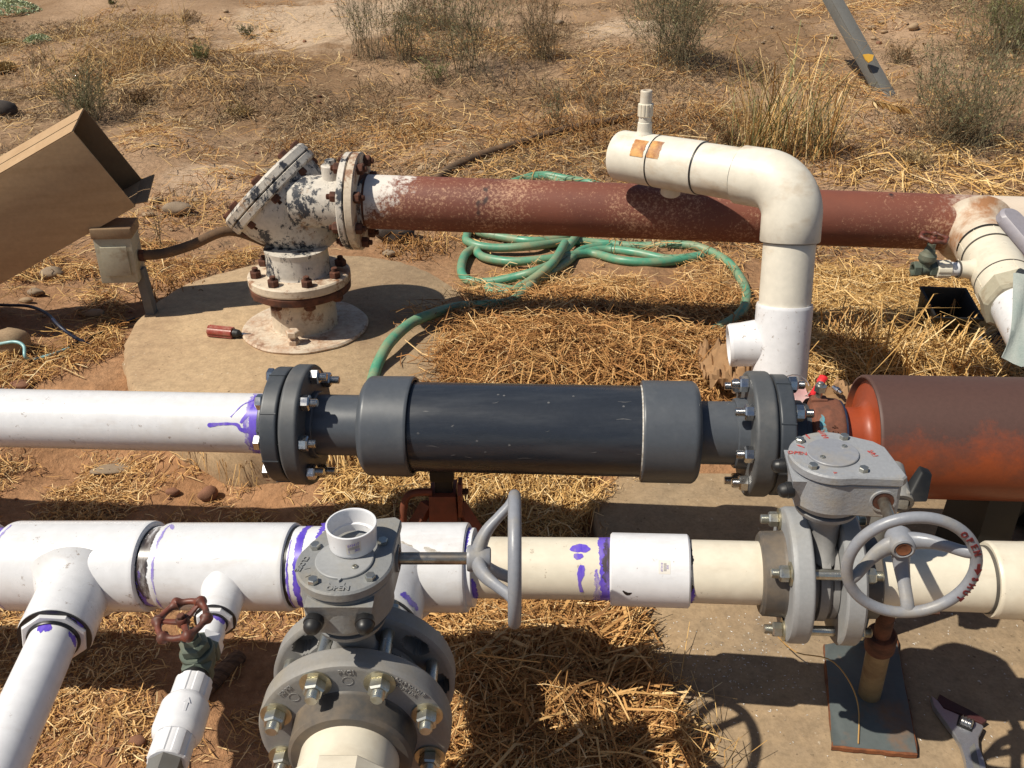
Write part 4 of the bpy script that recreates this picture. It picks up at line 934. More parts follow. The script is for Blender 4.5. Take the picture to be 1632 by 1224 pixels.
for s, z, sz, mt in (('073410', .0185, .0048, 'ink'), ('|||||||||||||', .0145, .0040, 'ink_dark'), ('I   300', .0100, .0048, 'ink')):
    L = len(s)
    for i, ch in enumerate(s):
        a = an0 + (i - (L - 1) / 2) * (.46 / max(L, 6)); P = cpt(a, z + .003 * (.5 + (i - L / 2) / L), .0004)
        if ch.strip(): lettering(cu, ch, sz, frame(P, (math.cos(a), math.sin(a), 0), (-math.sin(a), math.cos(a), 0)), mt, .00005)
# ================================================================== WELL HEAD AND RUSTY PIPE
YW = 2.25
WB = YY(488, 522, YW); WX = WB.x
wv = thing('well_valve', 'white paint flaking off an angled well valve bolted to its casing on the concrete pad', 'well valve', Vector((WX, YW, PADZ)))
zf = YY(476, 445, YW).z
rnp = random.Random(8)
m = MB().lathe((WX, YW, PADZ - .004), (0, 0, 1), [(0, 0), (0, .172), (.010, .176), (.015, .172), (.017, .12), (.017, 0)], 72)
for v in m.v:
    d = math.hypot(v.x - WX, v.y - YW)
    if d > .16: s = 1 + .03 * (float(vnoise(v.x, v.y, .05, 9)) - .5); v.x = WX + (v.x - WX) * s; v.y = YW + (v.y - YW) * s
m.build('base_plate', M_['flake_base'], wv)
MB().lathe((WX, YW, PADZ + .010), (0, 0, 1), [(0, 0), (0, .094), (.006, .090), (zf - PADZ - .03, .0905), (zf - PADZ - .02, .096), (zf - PADZ - .015, 0)], 64).build('well_casing', M_['flake_cream'], wv)
MB().lathe((WX, YW, zf - .028), (0, 0, 1), [(0, 0), (0, .133), (.003, .137), (.020, .138), (.024, .135), (.024, 0)], 72).build('lower_flange', M_['rust'], wv)
MB().lathe((WX, YW, zf - .003), (0, 0, 1), [(0, 0), (0, .137), (.004, .139), (.022, .139), (.026, .135), (.028, .10), (.028, 0)], 72).build('upper_flange', M_['flake_cream'], wv)
for i in range(8):
    a = PI / 8 + i * PI / 4; C = Vector((WX + .116 * math.cos(a), YW + .116 * math.sin(a), 0))
    place(nut_me(.028, .018, M_['rust']), 'nut', wv, frame((C.x, C.y, zf + .024), (0, 0, 1), (1, 0, 0)) @ Matrix.Rotation(i, 4, 'Z'))
    place(stud_me(.0085, .09, M_['rust']), 'stud_bolt', wv, frame((C.x, C.y, zf - .038), (0, 0, 1), (1, 0, 0)))
    place(nut_me(.028, .016, M_['rust']), 'nut', wv, frame((C.x, C.y, zf - .028), (0, 0, -1), (1, 0, 0)) @ Matrix.Rotation(i * .7, 4, 'Z'))
# rusty pipe axis first: the valve outlet points along it
RA = Ax(YY(600, 322, YW), YY(1500, 354, 2.15)); Tr = RA.t; RR = .0705
C0 = Vector((WX + .012, YW, RA.p.z + RA.d.z * (WX - RA.p.x) / RA.d.x))
dn = (RT * -.72 + UP * .69 - FW * .30).normalized()
CC = D(432, 302, 2.36)
zn = YY(476, 393, YW).z
m = MB().lathe((WX, YW, zf + .02), (0, 0, 1), [(0, 0), (0, .090), (.010, .086), (zn - zf - .035, .084), (zn - zf - .02, .0865), (zn - zf - .02, 0)], 56)
mc = MB().lathe(CC - dn * .018, -dn, [(0, 0), (0, .138), (.03, .1345), (.06, .126), (.10, .111), (.14, .092), (.17, .075), (.195, .05), (.205, 0)], 72)
for v in mc.v: v.z = max(v.z, zn - .004)
m.add(mc.v, mc.f)
m.lathe(C0 + RA.d * .0, RA.d, [(0, 0), (0, .068), (.19, .070), (.19, 0)], 48)
m.build('valve_body', M_['flake_navy'], wv, ang=50)
MB().lathe(CC - dn * .022, dn, [(0, 0), (0, .146), (.004, .150), (.020, .151), (.022, .148), (.022, 0)], 64).build('body_flange', M_['flake_navy'], wv)
MB().lathe(CC + dn * .002, dn, [(0, 0), (0, .147), (.003, .151), (.020, .150), (.026, .144), (.030, .10), (.032, 0)], 64).build('access_cover', M_['flake_navy'], wv)
FMc = frame(CC, dn, (0, 0, 1))
for i in range(8):
    a = PI / 8 + i * PI / 4; q = Vector((.130 * math.cos(a), .130 * math.sin(a), 0))
    place(nut_me(.026, .017, M_['rust']), 'nut', wv, frame(FMc @ (q + Vector((0, 0, -.022))), -dn) @ Matrix.Rotation(i, 4, 'Z'))
    place(nut_me(.026, .016, M_['rust']), 'bolt_head', wv, frame(FMc @ (q + Vector((0, 0, .0255))), dn) @ Matrix.Rotation(i * .6, 4, 'Z'))
    place(stud_me(.0075, .055, M_['rust']), 'stud_bolt', wv, frame(FMc @ (q + Vector((0, 0, -.048))), dn))
P = YY(527, 262, YW - .01); MB().cyl(P - Vector((0, 0, .05)), P, .026, 24, .003).lathe(P, (0, 0, 1), [(0, 0), (0, .016), (.012, .015), (.014, .012), (.014, 0)], 4).build('plug', M_['flake_navy'], wv)
tf0 = Tr(553); MB().lathe(RA.p + RA.d * tf0, RA.d, [(0, 0), (0, .122), (.003, .126), (.017, .127), (.019, .124), (.019, 0)], 64).build('outlet_flange', M_['flake_navy'], wv)
m = MB().lathe((WX - .005, YW - .128, PADZ + .008), (0, 0, 1), [(0, 0), (0, .017), (.016, .017), (.018, .013), (.018, .009), (.036, .009), (.036, 0)], 6); m.lathe((WX - .005, YW - .128, PADZ + .036), (0, 0, 1), [(0, 0), (0, .019), (.014, .019), (.016, .016), (.016, 0)], 6); m.build('anchor_bolt', M_['flake_base'], wv, ang=25)

rp = thing('rusty_pipe', 'long red brown rusty pipe with white flaked paint at both ends, leaving the well valve', 'pipe', RA.p)
RA.pipe(m := MB(), 585, 1660, RR, 64, .001); m.build('pipe', M_['rustpipe'], rp)
MB().lathe(RA.p + RA.d * (tf0 + .021), RA.d, [(0, .06), (0, .123), (.003, .127), (.020, .127), (.023, .123), (.023, .06)], 64).build('flange', M_['flake_cream'], rp)
MB().lathe(RA.p + RA.d * (tf0 + .043), RA.d, [(0, .06), (0, .079), (.005, .0760), (.011, .0730), (.016, .0716), (.016, .06)], 56).build('flange_neck', M_['rust'], rp)
bolt_circle(rp, RA.p, RA.d, .106, 8, PI / 8, tf0, tf0 + .044, (.026, .017), .0075, 'rust', 0, .008)
PT = RA.at(1545); dT = Vector((-.17, -1, -.10)).normalized()
m = MB(); tee_branch(m, PT, dT, .0705, .0660, .150, .026, .012); m.build('tee_branch', worn('cream paint with rust bloom', (.60, .51, .40), (.36, .17, .075), 15, .43, .62, .6, 150, .4), rp)

wb_ = thing('white_outlet_pipe', 'cream white pipe with thin seam rings running from the rusty pipe to the right edge', 'pipe', PT + dT * .3 - Vector((0, 0, .07)))
d4 = Vector((-.16, -1, -.16)).normalized(); W4 = lambda s: PT + dT * .15 + d4 * s
MB().lathe(W4(-.004), d4, [(0, .05), (0, .0650), (.004, .0650), (.004, .05)], 64).build('cement_ring', M_['glue'], wb_)
MB().lathe(W4(-.002), d4, [(0, .05), (0, .0600), (.003, .0620), (.040, .0622), (.041, .0606), (.16, .0606), (.162, .0622), (.21, .0622), (.212, .060), (.212, .04)], 64).build('pipe', M_['pvc_cream'], wb_)
for s, r in ((.0390, .0633), (.1600, .0633)): MB().lathe(W4(s), d4, [(0, .058), (0, r), (.0034, r), (.0034, .058)], 64).build('seam_ring', M_['seam'], wb_)
for s0, s1 in ((0, .039), (.163, .205)):
    for k in range(9):
        a = k * .7; Fq = frame(W4(0), d4); c = []; m = MB()
        for r in (.0615, .0630):
            for s, da in ((s0, -.012), (s1, -.012), (s1, .012), (s0, .012)): c.append(Fq @ Vector((r * math.cos(a + da), r * math.sin(a + da), s)))
        m.hexa(c); m.build('moulded_rib', M_['pvc_cream'], wb_)
MB().lathe(W4(.205), d4, [(0, .03), (0, .062), (.004, .068), (.05, .068), (.055, .060), (.055, .03)], 8).build('union_nut', M_['box_paint'], wb_, ang=20)
MB().lathe(W4(.255), d4, [(0, .03), (0, .052), (.16, .052), (.16, .03)], 48).build('pipe', M_['pvc_white'], wb_)
# small valve hanging off it
hv = thing('small_gate_valve', 'little dull green gate valve with a rusty wheel beside the cream pipe at the right', 'valve', D(1478, 432, 1.98))
d5 = Vector((-1, .02, .0)); V5 = W4(.098); V5 = V5 + Vector((-.04, 0, .0))
S5 = lambda s: V5 + d5 * s
MB().lathe(S5(0), d5, [(0, 0), (0, .030), (.03, .0205), (.042, .0195), (.052, .0195), (.052, 0)], 40).build('side_outlet', M_['pvc_cream'], hv)
MB().lathe(S5(.050), d5, [(0, 0), (0, .0165), (.024, .0165), (.024, 0)], 32).build('nipple', M_['pvc_white'], hv)
MB().lathe(S5(.049), d5, [(0, .0), (0, .0203), (.003, .0203), (.003, 0)], 32).build('cement_ring', M_['seam'], hv)
fluted(S5(.070), d5, .0200, .032).build('adapter', M_['pvc_cream'], hv, ang=25)
m = MB().lathe(S5(.102), d5, [(0, 0), (0, .0165), (.002, .018), (.014, .018), (.016, .015), (.016, 0)], 6).lathe(S5(.114), d5, [(0, 0), (.004, .0135), (.016, .0155), (.028, .0135), (.028, 0)], 28).lathe(S5(.138), d5, [(0, 0), (0, .017), (.002, .0185), (.016, .0185), (.017, .017), (.017, .0115), (.004, .0110), (.004, 0)], 6)
Z5 = Vector((.04, -.05, 1)).normalized(); Q5 = S5(.128)
m.lathe(Q5, Z5, [(0, 0), (0, .012), (.016, .014), (.022, .019), (.026, .020), (.036, .019), (.041, .014), (.05, .0115), (.052, .0095), (.064, .0095), (.064, 0)], 28); m.build('valve_body', M_['bronze'], hv, ang=30)
round_wheel(hv, Q5 + Z5 * .078, Z5, .0275, 6, 'wheel_red', .0038, 1.7)
MB().cyl(Q5 + Z5 * .06, Q5 + Z5 * .08, .004, 10).build('stem', M_['rust'], hv)
# grey paddle handle and rag at the right edge
hp = thing('paddle_handle', 'rounded lavender grey plastic handle crossing the right edge in front of the rusty pipe', 'handle', D(1625, 390, 1.80))
A = D(1597, 336, 1.80); Bq = D(1680, 430, 1.72); ax_ = (Bq - A).normalized(); nz = (UP * .8 - FW * .45).normalized(); nz = (nz - ax_ * nz.dot(ax_)).normalized(); sy = nz.cross(ax_)
Fh = Matrix((ax_, sy, nz)).transposed().to_4x4(); Fh.translation = A
pl = [(.22, -.026), (.22, .026)] + [(.026 - .026 * math.sin(t) if False else .024 - .026 * math.cos(t - PI / 2 + PI / 2) if False else .026 + .026 * math.cos(t), .026 * math.sin(t)) for t in [PI / 2 + PI * k / 14 for k in range(15)]]
MB().prism(Fh, pl, -.013, .013, bev=.006).build('handle', M_['handle_grey'], hp)
rg = thing('hanging_rag', 'faded grey green rag hanging over the pipe at the right edge', 'rag', D(1622, 520, 1.70))
vs = []; fs = []; n1, n2 = 14, 22; top = D(1632, 438, 1.70)
for i in range(n1 + 1):
    for j in range(n2 + 1):
        u = i / n1; v = j / n2; wob = .012 * math.sin(u * 9 + v * 2) * (.3 + v) + .006 * math.sin(u * 21 + 1 + v * 5)
        P = D(1618 - 26 * v + u * 90, 438 + v * (128 - 40 * u + 12 * math.sin(u * 7)), 1.70) + Vector((0, wob - .03 * math.sin(v * 2.2), 0)); vs.append(P)
for i in range(n1):
    for j in range(n2): a = i * (n2 + 1) + j; fs.append((a, a + 1, a + n2 + 2, a + n2 + 1))
k0 = len(vs); vs2 = [v + Vector((0, .0025, .001)) for v in vs]; fs2 = [tuple(k0 + i for i in f[::-1]) for f in fs]
edge = [j for j in range(n2 + 1)] + [(i + 1) * (n2 + 1) + n2 for i in range(n1)] + [n1 * (n2 + 1) + j for j in range(n2 - 1, -1, -1)] + [i * (n2 + 1) for i in range(n1 - 1, 0, -1)]
fs3 = [(a, b, b + k0, a + k0) for a, b in zip(edge, edge[1:] + edge[:1])]
MB().add(vs + vs2, fs + fs2 + fs3).build('cloth', M_['rag'], rg, ang=80)

# ================================================================== WHITE GOOSENECK
gn = thing('gooseneck_pipe', 'weathered cream gooseneck pipe with an orange stained end and a small upright nipple', 'pipe', GP(1240, 605))
BT = D(1238, 640, 2.02); TP = D(1266, 292, 1.89); E0 = D(985, 247, 2.16); ud = (TP - BT).normalized()
hdv = (E0 - TP).normalized()
# tee at the bottom, sleeve over the riser
Ls = (TP - BT).length
zq = D(1247, 484, 1.96); sT = (zq - BT).dot(ud)
MB().lathe(BT - ud * .16, ud, [(0, 0), (0, .0620), (sT + .155, .0620), (sT + .16, .0605), (sT + .16, .0572), (sT + .13, .058), (sT + .13, 0)], 64).build('tee_sleeve', M_['pvc_bright'], gn)
PTe = D(1232, 545, 2.0); td = Vector((-1, .10, -.14)).normalized()
MB().lathe(PTe, td, [(0, 0), (0, .058), (.070, .0510), (.094, .0500), (.100, .0470), (.100, .042), (.02, .041), (.02, 0)], 56).build('tee_outlet', M_['pvc_bright'], gn)
MB().lathe(BT, ud, [(0, 0), (0, .0570), (Ls - .05, .0562), (Ls - .05, 0)], 64).build('riser', M_['pvc_aged'], gn)
rE = .085; A = TP - ud * rE; Bv = TP + hdv * rE; pts = []
for k in range(17):
    t = k / 16; pts.append((A * (1 - t) ** 2 + TP * 2 * t * (1 - t) + Bv * t * t))
n_ = ud.cross(hdv).normalized(); c_ = A + hdv * rE; pts = []
angT = math.acos(max(-1, min(1, ud.dot(hdv)))); rA = .080; k_ = rA * math.tan(angT / 2); A = TP - ud * k_; Bv = TP + hdv * k_
inw = (hdv - ud * hdv.dot(ud)).normalized(); cc = A + inw * rA
for k in range(19):
    t = angT * k / 18; pts.append(cc - inw * rA * math.cos(t) + ud * rA * math.sin(t))
m = MB().tube([A - ud * .055, A - ud * .053] + pts + [Bv + hdv * .055], [.0628, .0645] + [.0645] * 20, 64, up=n_); m.build('elbow', M_['pvc_aged'], gn, ang=45)
MB().lathe(A - ud * .0565, ud, [(0, .05), (0, .0605), (.003, .0605), (.003, .05)], 56).build('cement_ring', M_['seam'], gn)
HG = Ax(E0, TP); Lh = (E0 - Bv).length
gp0 = HG.t(1118); ge = Lh - .055
MB().lathe(E0, HG.d, [(0, 0), (0, .0500), (.004, .0580), (.012, .0605), (gp0, .0615), (gp0 + .001, .0585), (ge + .01, .0585), (ge + .01, 0)], 64).build('cap_coupling', M_['pvc_aged'], gn)
MB().lathe(Bv + hdv * .052, hdv, [(0, .05), (0, .0605), (.006, .0605), (.006, .05)], 56).build('cement_ring', M_['glue'], gn)
for px, r in ((1118, .0602), (1048, .0620)): MB().lathe(HG.at(px), HG.d, [(0, .05), (0, r), (.003, r), (.003, .05)], 56).build('cement_ring', M_['glue'], gn)
m = MB(); band(HG, m, .0621, HG.t(1024), HG.t(1044), .35, 1.05, .0014, 5, 40, 3, False); band(HG, m, .0621, HG.t(1050), HG.t(1068), .38, 1.12, .002, 6, 40, 3, False); m.build('rust_stain', M_['stain'], gn)
Q = HG.at(1024) + Vector((0, 0, .055)); uq = Vector((-.02, .0, 1)).normalized()
MB().lathe(Q, uq, [(0, 0), (0, .022), (.012, .0175), (.032, .0165), (.033, .0150), (.048, .0150), (.048, 0)], 36).build('nipple_base', M_['pvc_aged'], gn)
fluted(Q + uq * .046, uq, .0170, .030, 12).build('nipple_collar', M_['pvc_cream'], gn, ang=25)
MB().lathe(Q + uq * .074, uq, [(0, 0), (0, .0140), (.03, .0140), (.032, .0125), (.032, .009), (.02, .009), (.02, 0)], 32).build('nipple_end', M_['pvc_aged'], gn)
P = HG.at(1076); zr = RA.pt(RA.t(1076), RR, PI / 2).z
MB().cyl(Vector((P.x, P.y + .03, P.z - .082)), Vector((P.x, P.y + .02, P.z - .03)), .024, 28, .003).build('rest', M_['pvc_cream'], gn)
m = MB(); n_l = RT * .2 + FW * -.8
for i, ch in enumerate('40'):
    pass
# ================================================================== CARTON AND ELECTRICAL BOX
a_ = Vector((-.98061151, 1.97892013, .697869)); b_ = Vector((-.89591503, 2.01753404, .51571396)); c_ = Vector((-1.15523147, 1.944193, .59838552))
a_, b_, c_ = [CAM + (q - CAM) * 1.15 for q in (a_, b_, c_)]
nb_ = Vector((-.24397895, .96548047, .09122349)).normalized(); e1 = (b_ - a_).normalized(); e3 = (c_ - a_ - e1 * (c_ - a_).dot(e1)).normalized(); e2 = e1.cross(e3); e2 = e2 if e2.y > 0 else -e2
Wd = (b_ - a_).length; Dp = .20; Ln = 1.05; th = .004
cb = thing('cardboard_box', 'long brown cardboard carton tilted with its open end facing right, on the electrical box', 'box', a_ + e3 * .4)
Fb = lambda u, v, s: a_ + e1 * u + e2 * v + e3 * s
def slab_(u0, u1, v0, v1, s0, s1): return MB().hexa([Fb(u0, v0, s0), Fb(u1, v0, s0), Fb(u1, v1, s0), Fb(u0, v1, s0), Fb(u0, v0, s1), Fb(u1, v0, s1), Fb(u1, v1, s1), Fb(u0, v1, s1)])
slab_(0, Wd, 0, th, 0, Ln).build('side_panel', M_['cardboard'], cb, bevel=.0012); slab_(0, Wd, Dp - th, Dp, 0.0, Ln).build('side_panel', M_['cardboard_in'], cb)
slab_(-.003, .001, .0005, Dp * .5 - .002, .003, Ln).build('top_panel', M_['cardboard'], cb); slab_(-.004, .0, Dp * .5 + .001, Dp, .002, Ln).build('top_panel', M_['cardboard'], cb)
slab_(Wd - .001, Wd + .003, .0005, Dp, .002, Ln).build('bottom_panel', M_['cardboard'], cb); slab_(.002, Wd - .002, th + .001, Dp - th - .001, Ln - .006, Ln - .002).build('end_panel', M_['cardboard_in'], cb)
fp = [Fb(Wd, th, 0), Fb(Wd, Dp - th, 0)]; fo = e1 * .028 - e3 * .035
q0 = [Fb(Wd, .012, 0), Fb(Wd, Dp - .004, 0)]; q1 = [q0[0] + e1 * .012 - e3 * .030, q0[1] + e1 * .006 - e3 * .040]
MB().hexa([q0[0], q1[0], q1[1], q0[1]] + [p - e1 * .003 + e3 * .001 for p in (q0[0], q1[0], q1[1], q0[1])]).build('end_flap', M_['cardboard_in'], cb)
# electrical box
EB = D(190, 400, 2.47)
Mb = Matrix.Translation(EB) @ Matrix.Rotation(.16, 4, 'Z') @ Matrix.Rotation(.03, 4, 'Y')
gb = gz(EB.x + .03, EB.y)
eb = thing('electrical_box', 'small faded metal electrical box with a rusty lid on a thin post under the carton', 'electrical box', (EB.x, EB.y, gb))
MB().box(Mb, (.100, .095, .134), (0, 0, -.012)).build('housing', M_['box_paint'], eb, bevel=.004)
MB().box(Mb, (.107, .103, .030), (0, 0, .067))  .build('lid', M_['lid_brown'], eb, bevel=.004)
MB().box(Mb, (.070, .006, .085), (0, -.0525, -.012)).build('cover_plate', M_['box_paint'], eb, bevel=.002)
MB().box(Matrix.Translation((EB.x + .048, EB.y + .01, (EB.z - .07 + gb) / 2)) @ Matrix.Rotation(-.05, 4, 'Y'), (.026, .03, EB.z - gb - .04)).build('post', M_['post_grey'], eb, bevel=.002)
MB().cyl(Mb @ Vector((.052, 0, -.015)), Mb @ Vector((.066, 0, -.015)), .018, 6).build('conduit_nut', M_['rust'], eb)
cs = Mb @ Vector((.06, 0, -.015)); ce = D(366, 368, 2.55)
MB().tube(catmull([cs, cs + Vector((.06, .02, .0)), cs.lerp(ce, .55) + Vector((0, 0, -.01)), ce, ce + Vector((.10, .05, -.06))], 8), .0145, 14).build('conduit', M_['conduit'], eb)

# ================================================================== HOSE
def hose_path(pts, h0=.012): return [GP(px, py, h) for px, py, h in pts]
hs_ = thing('garden_hose', 'green garden hose in loose coils with one end curling over the concrete pad', 'hose', GP(840, 430))
hp_ = []
hp_ += [(585, 650, .03), (590, 622, .045), (596, 598, .05), (604, 576, .055), (622, 545, .06), (655, 515, .06), (690, 500, .05), (730, 489, .035), (775, 486, .045), (815, 480, .04), (845, 455, .035), (880, 420, .03), (912, 385, .035), (925, 362, .03), (930, 340, .02)]
hp_ += [(890, 288, .012), (840, 285, .012), (800, 300, .012), (765, 345, .014), (752, 366, .014), (800, 378, .018), (850, 384, .02), (900, 378, .02), (960, 350, .015), (960, 300, .014), (900, 284, .02), (850, 280, .02), (780, 310, .014), (745, 372, .025), (752, 388, .03), (790, 395, .028), (850, 392, .03), (920, 385, .014), (1010, 392, .012), (1090, 390, .012), (1130, 400, .012)]
hp_ += [(1160, 418, .012), (1178, 440, .012), (1189, 465, .025), (1186, 490, .03), (1170, 508, .032), (1145, 522, .03), (1120, 532, .0)]
Pn = catmull(hose_path(hp_), 7)
rh = random.Random(5); m = MB().tube(Pn, .0150, 14)
hp2 = [(1118, 409, .012), (1050, 418, .014), (990, 415, .014), (940, 404, .014), (880, 412, .03), (820, 417, .026), (778, 412, .02), (762, 404, .02), (760, 396, .02), (742, 405, .016), (735, 430, .014), (745, 446, .014), (775, 450, .016), (820, 442, .03), (860, 430, .035), (905, 410, .012), (960, 398, .012), (1010, 402, .012), (1060, 412, .008), (1100, 410, .008), (1130, 404, .004)]
m.tube(catmull(hose_path(hp2), 7), .0150, 14)
hp3 = [(900, 388, .045), (880, 420, .05), (845, 448, .04), (815, 464, .03), (790, 466, .016), (778, 460, .014), (790, 458, .014), (830, 462, .016), (870, 440, .02), (900, 420, .02), (930, 398, .016), (980, 390, .01)]
m.tube(catmull(hose_path(hp3), 7), .0150, 14)
m.build('hose', M_['hose'], hs_, ang=60)

# ================================================================== SMALL THINGS
sd_ = thing('screwdriver', 'old red handled screwdriver lying on the concrete pad beside the well base', 'screwdriver', GZ(365, 528, PADZ))
A = GZ(333, 527, PADZ + .014); Bq = GZ(372, 531, PADZ + .013); Cq = GZ(386, 532, PADZ + .011); Dq = GZ(412, 535, PADZ + .006)
dv = (Bq - A).normalized(); L = (Bq - A).length
fluted(A, dv, .0150, L, 6, .0022, 48).build('grip', M_['redclear'], sd_)
MB().lathe(Bq - dv * .001, dv, [(0, 0), (0, .0115), (.004, .0125), ((Cq - Bq).length * .7, .011), ((Cq - Bq).length, .005), ((Cq - Bq).length, 0)], 20).build('collar', M_['rubber'], sd_)
MB().tube([Cq, Cq.lerp(Dq, .85), Dq], [.0042, .004, .002], 8).build('blade', M_['stainless'], sd_)

wr = thing('adjustable_wrench', 'worn chrome adjustable wrench lying on the concrete by the support plate', 'wrench', GZ(1540, 1160, 0))
zw = .016
wp = [GZ(px, py, zw) for px, py in ((1484, 1108), (1488, 1124), (1503, 1145), (1520, 1168), (1532, 1188), (1539, 1212), (1546, 1260), (1580, 1260), (1569, 1212), (1561, 1190), (1560, 1175), (1568, 1158), (1566, 1155), (1530, 1139), (1503, 1128), (1494, 1116))]
pw = [(p.x, p.y) for p in wp]
MB().prism(I4, pw, .006, zw, bev=.0015).build('body', M_['chrome'], wr, ang=30)
jw = [GZ(px, py, zw) for px, py in ((1494, 1114), (1504, 1125), (1531, 1135), (1567, 1151), (1574, 1146), (1560, 1137), (1545, 1128), (1533, 1122), (1512, 1112), (1498, 1104))]
MB().prism(I4, [(p.x, p.y) for p in jw], .005, zw - .003, bev=.001).build('jaw', worn('red brown worn jaw', (.06, .017, .017), (.04, .02, .018), 40, .5, .7, .6), wr)
a = GZ(1529, 1149, zw + .001); b = GZ(1550, 1158, zw + .001); m = MB(); n = 4
pr = [(0, 0)]; Lw = (b - a).length
for k in range(n): pr += [(Lw * (k + .1) / n, .0078), (Lw * (k + .5) / n, .0100), (Lw * (k + .95) / n, .0074)]
MB().prism(I4, [(lambda p: (p.x, p.y))(GZ(px, py, zw)) for px, py in ((1528, 1140), (1554, 1150), (1549, 1167), (1524, 1156))], zw - .002, zw + .0007).build('screw_slot', M_['black'], wr)
MB().lathe(a + Vector((0, 0, .0025)), b - a, pr + [(Lw, 0)], 20).build('adjusting_screw', M_['stainless'], wr)
MB().prism(I4, [(lambda p: (p.x, p.y))(GZ(px, py, zw)) for px, py in ((1545, 1192), (1553, 1230), (1560, 1258), (1567, 1258), (1560, 1215), (1553, 1184))], zw - .002, zw + .0006).build('handle_recess', M_['post_grey'], wr)

rg_ = thing('rusty_pipe_ring', 'short brown piece of pipe with a white paper sticker lying behind the right handwheel', 'pipe ring', D(1552, 842, 1.55))
A = GZ(1542, 812, .052); Bq = A + Vector((.012, -.062, 0)); ra = Ax(A, Bq)
MB().lathe(A, Bq - A, [(0, .045), (0, .050), (.063, .050), (.063, .0455), (0, .045)], 56).build('ring', worn('brown oxidised pipe', (.085, .05, .032), (.05, .03, .022), 20, .4, .7, .6), rg_)
vs = []; fs = []; FR = frame(A, Bq - A, (0, 0, 1))
for i in range(9):
    an = -.45 + .85 * i / 8
    for t in (.020, .046): vs.append(FR @ Vector((.0504 * math.cos(an), .0504 * math.sin(an), t)))
for i in range(8): fs.append((2 * i, 2 * i + 1, 2 * i + 3, 2 * i + 2))
MB().add(vs, fs).build('sticker', M_['sticker'], rg_)
tr_ = thing('black_tank_stand', 'dark rounded rubber block on the slab at the right edge under the orange tank', 'rubber block', GZ(1640, 850, 0))
Q = GZ(1655, 850, 0); MB().lathe(Q + Vector((-.055, .06, .085)), (1, 0, 0), [(0, .02), (0, .075), (.012, .085), (.10, .085), (.112, .075), (.112, .02), (0, .02)], 48).build('tyre', M_['black'], tr_)

cl = thing('clamp_fitting', 'grey metal socket with an upright black cam lever standing behind the right gearbox', 'lever fitting', GZ(1440, 850, 0))
P = D(1434, 802, 1.34); fa = Vector((-.1, -.75, -.2)).normalized()
MB().lathe(P - fa * .07, fa, [(0, 0), (0, .019), (.05, .019), (.07, .021), (.0715, .020), (.0715, .0145), (.01, .014), (.01, 0)], 36).build('socket', M_['gear_grey2'], cl)
MB().cyl(P - fa * .06, Vector((P.x + .01, P.y + .05, 0)), .017, 20).build('stem', M_['post_grey'], cl)
A = D(1452, 788, 1.34); up_ = (D(1476, 742, 1.36) - A).normalized(); sx_ = RT
Fl = Matrix((sx_, up_.cross(sx_) * -1, up_)).transposed().to_4x4(); Fl.translation = A
m = MB().hexa([A + Vector(q) for q in ((-.010, -.010, -.008), (.022, -.012, -.006), (.022, .012, -.004), (-.010, .014, -.006))] + [A + up_ * .047 + Vector(q) for q in ((-.004, -.006, .002), (.013, -.006, -.004), (.013, .008, -.002), (-.004, .010, .004))])
m.build('lever', M_['black'], cl, bevel=.003)
MB().hexa([A + Vector(q) for q in ((-.03, -.01, -.02), (-.006, -.014, -.02), (-.006, .012, -.02), (-.03, .012, -.02), (-.026, -.008, .006), (-.006, -.010, .010), (-.006, .010, .010), (-.026, .010, .006))]).build('lug', M_['gear_grey2'], cl, bevel=.003)

# paper bag, pink paper and tools behind the right flange
def crumple(P, sx, sy, hgt, seed, n=16):
    vs = []; fs = []
    for i in range(n + 1):
        for j in range(n + 1):
            u = i / n - .5; v = j / n - .5; x = u * sx; y = v * sy
            k = float(vnoise(x + seed, y, .035, seed)) + 1.3 * abs(float(vnoise(x, y + seed, .016, seed + 1)) - .5) * 2
            e = 1 - .6 * max(abs(u), abs(v)) * 2
            q = float(vnoise(x * 1.3 + 3, y + seed, .06, seed + 2)) - .5
            vs.append(P + Vector((x + q * .03, y + q * .02 + .01 * (k - .5), hgt * (k * .8) * max(e, .18) + .004)))
    for i in range(n):
        for j in range(n): a = i * (n + 1) + j; fs.append((a, a + n + 1, a + n + 2, a + 1))
    return MB().add(vs, fs)
P = GP(1168, 592, .05); b_o = crumple(P + Vector((0, 0, -.015)), .165, .20, .085, 21, 30).build('paper_bag', M_['paper'], ang=18); tag(b_o, 'crumpled brown paper bag on the straw behind the right dark flange', 'paper bag')
P = D(1266, 640, 1.74); tag(crumple(P, .060, .10, .02, 33, 8).build('pink_paper', M_['pink'], ang=30), 'scrap of pink paper on the brown paper beside the coupling', 'paper')
P = D(1328, 636, 1.76); tag(crumple(P + Vector((0, 0, -.02)), .10, .07, .05, 41, 10).build('paper_scrap', M_['paper'], ang=18), 'torn piece of brown paper by the red handled tool next to the orange tank', 'paper')
P = D(1285, 640, 1.79); tag(crumple(P + Vector((0, 0, -.03)), .12, .10, .05, 47, 10).build('paper_scrap', M_['paper'], ang=18), 'brown paper wrapping lying under the yellow tag beside the pink scrap', 'paper')
rt = thing('red_handled_tool', 'bright red tool handle standing out of the straw by the orange tank', 'tool', GP(1300, 625))
A = D(1292, 632, 1.74); Bq = D(1312, 602, 1.76); MB().tube(catmull([A, A.lerp(Bq, .4), A.lerp(Bq, .8), Bq, Bq + (Bq - A).normalized() * .004], 4), [.006] * 8 + [.009] * 4 + [.0095, .0095, .009, .006, .003], 12, flat=.6).build('handle', M_['red'], rt)
yt = thing('yellow_tag', 'small yellow plastic strip with a grey wire on the brown paper', 'tag', D(1270, 636, 1.74))
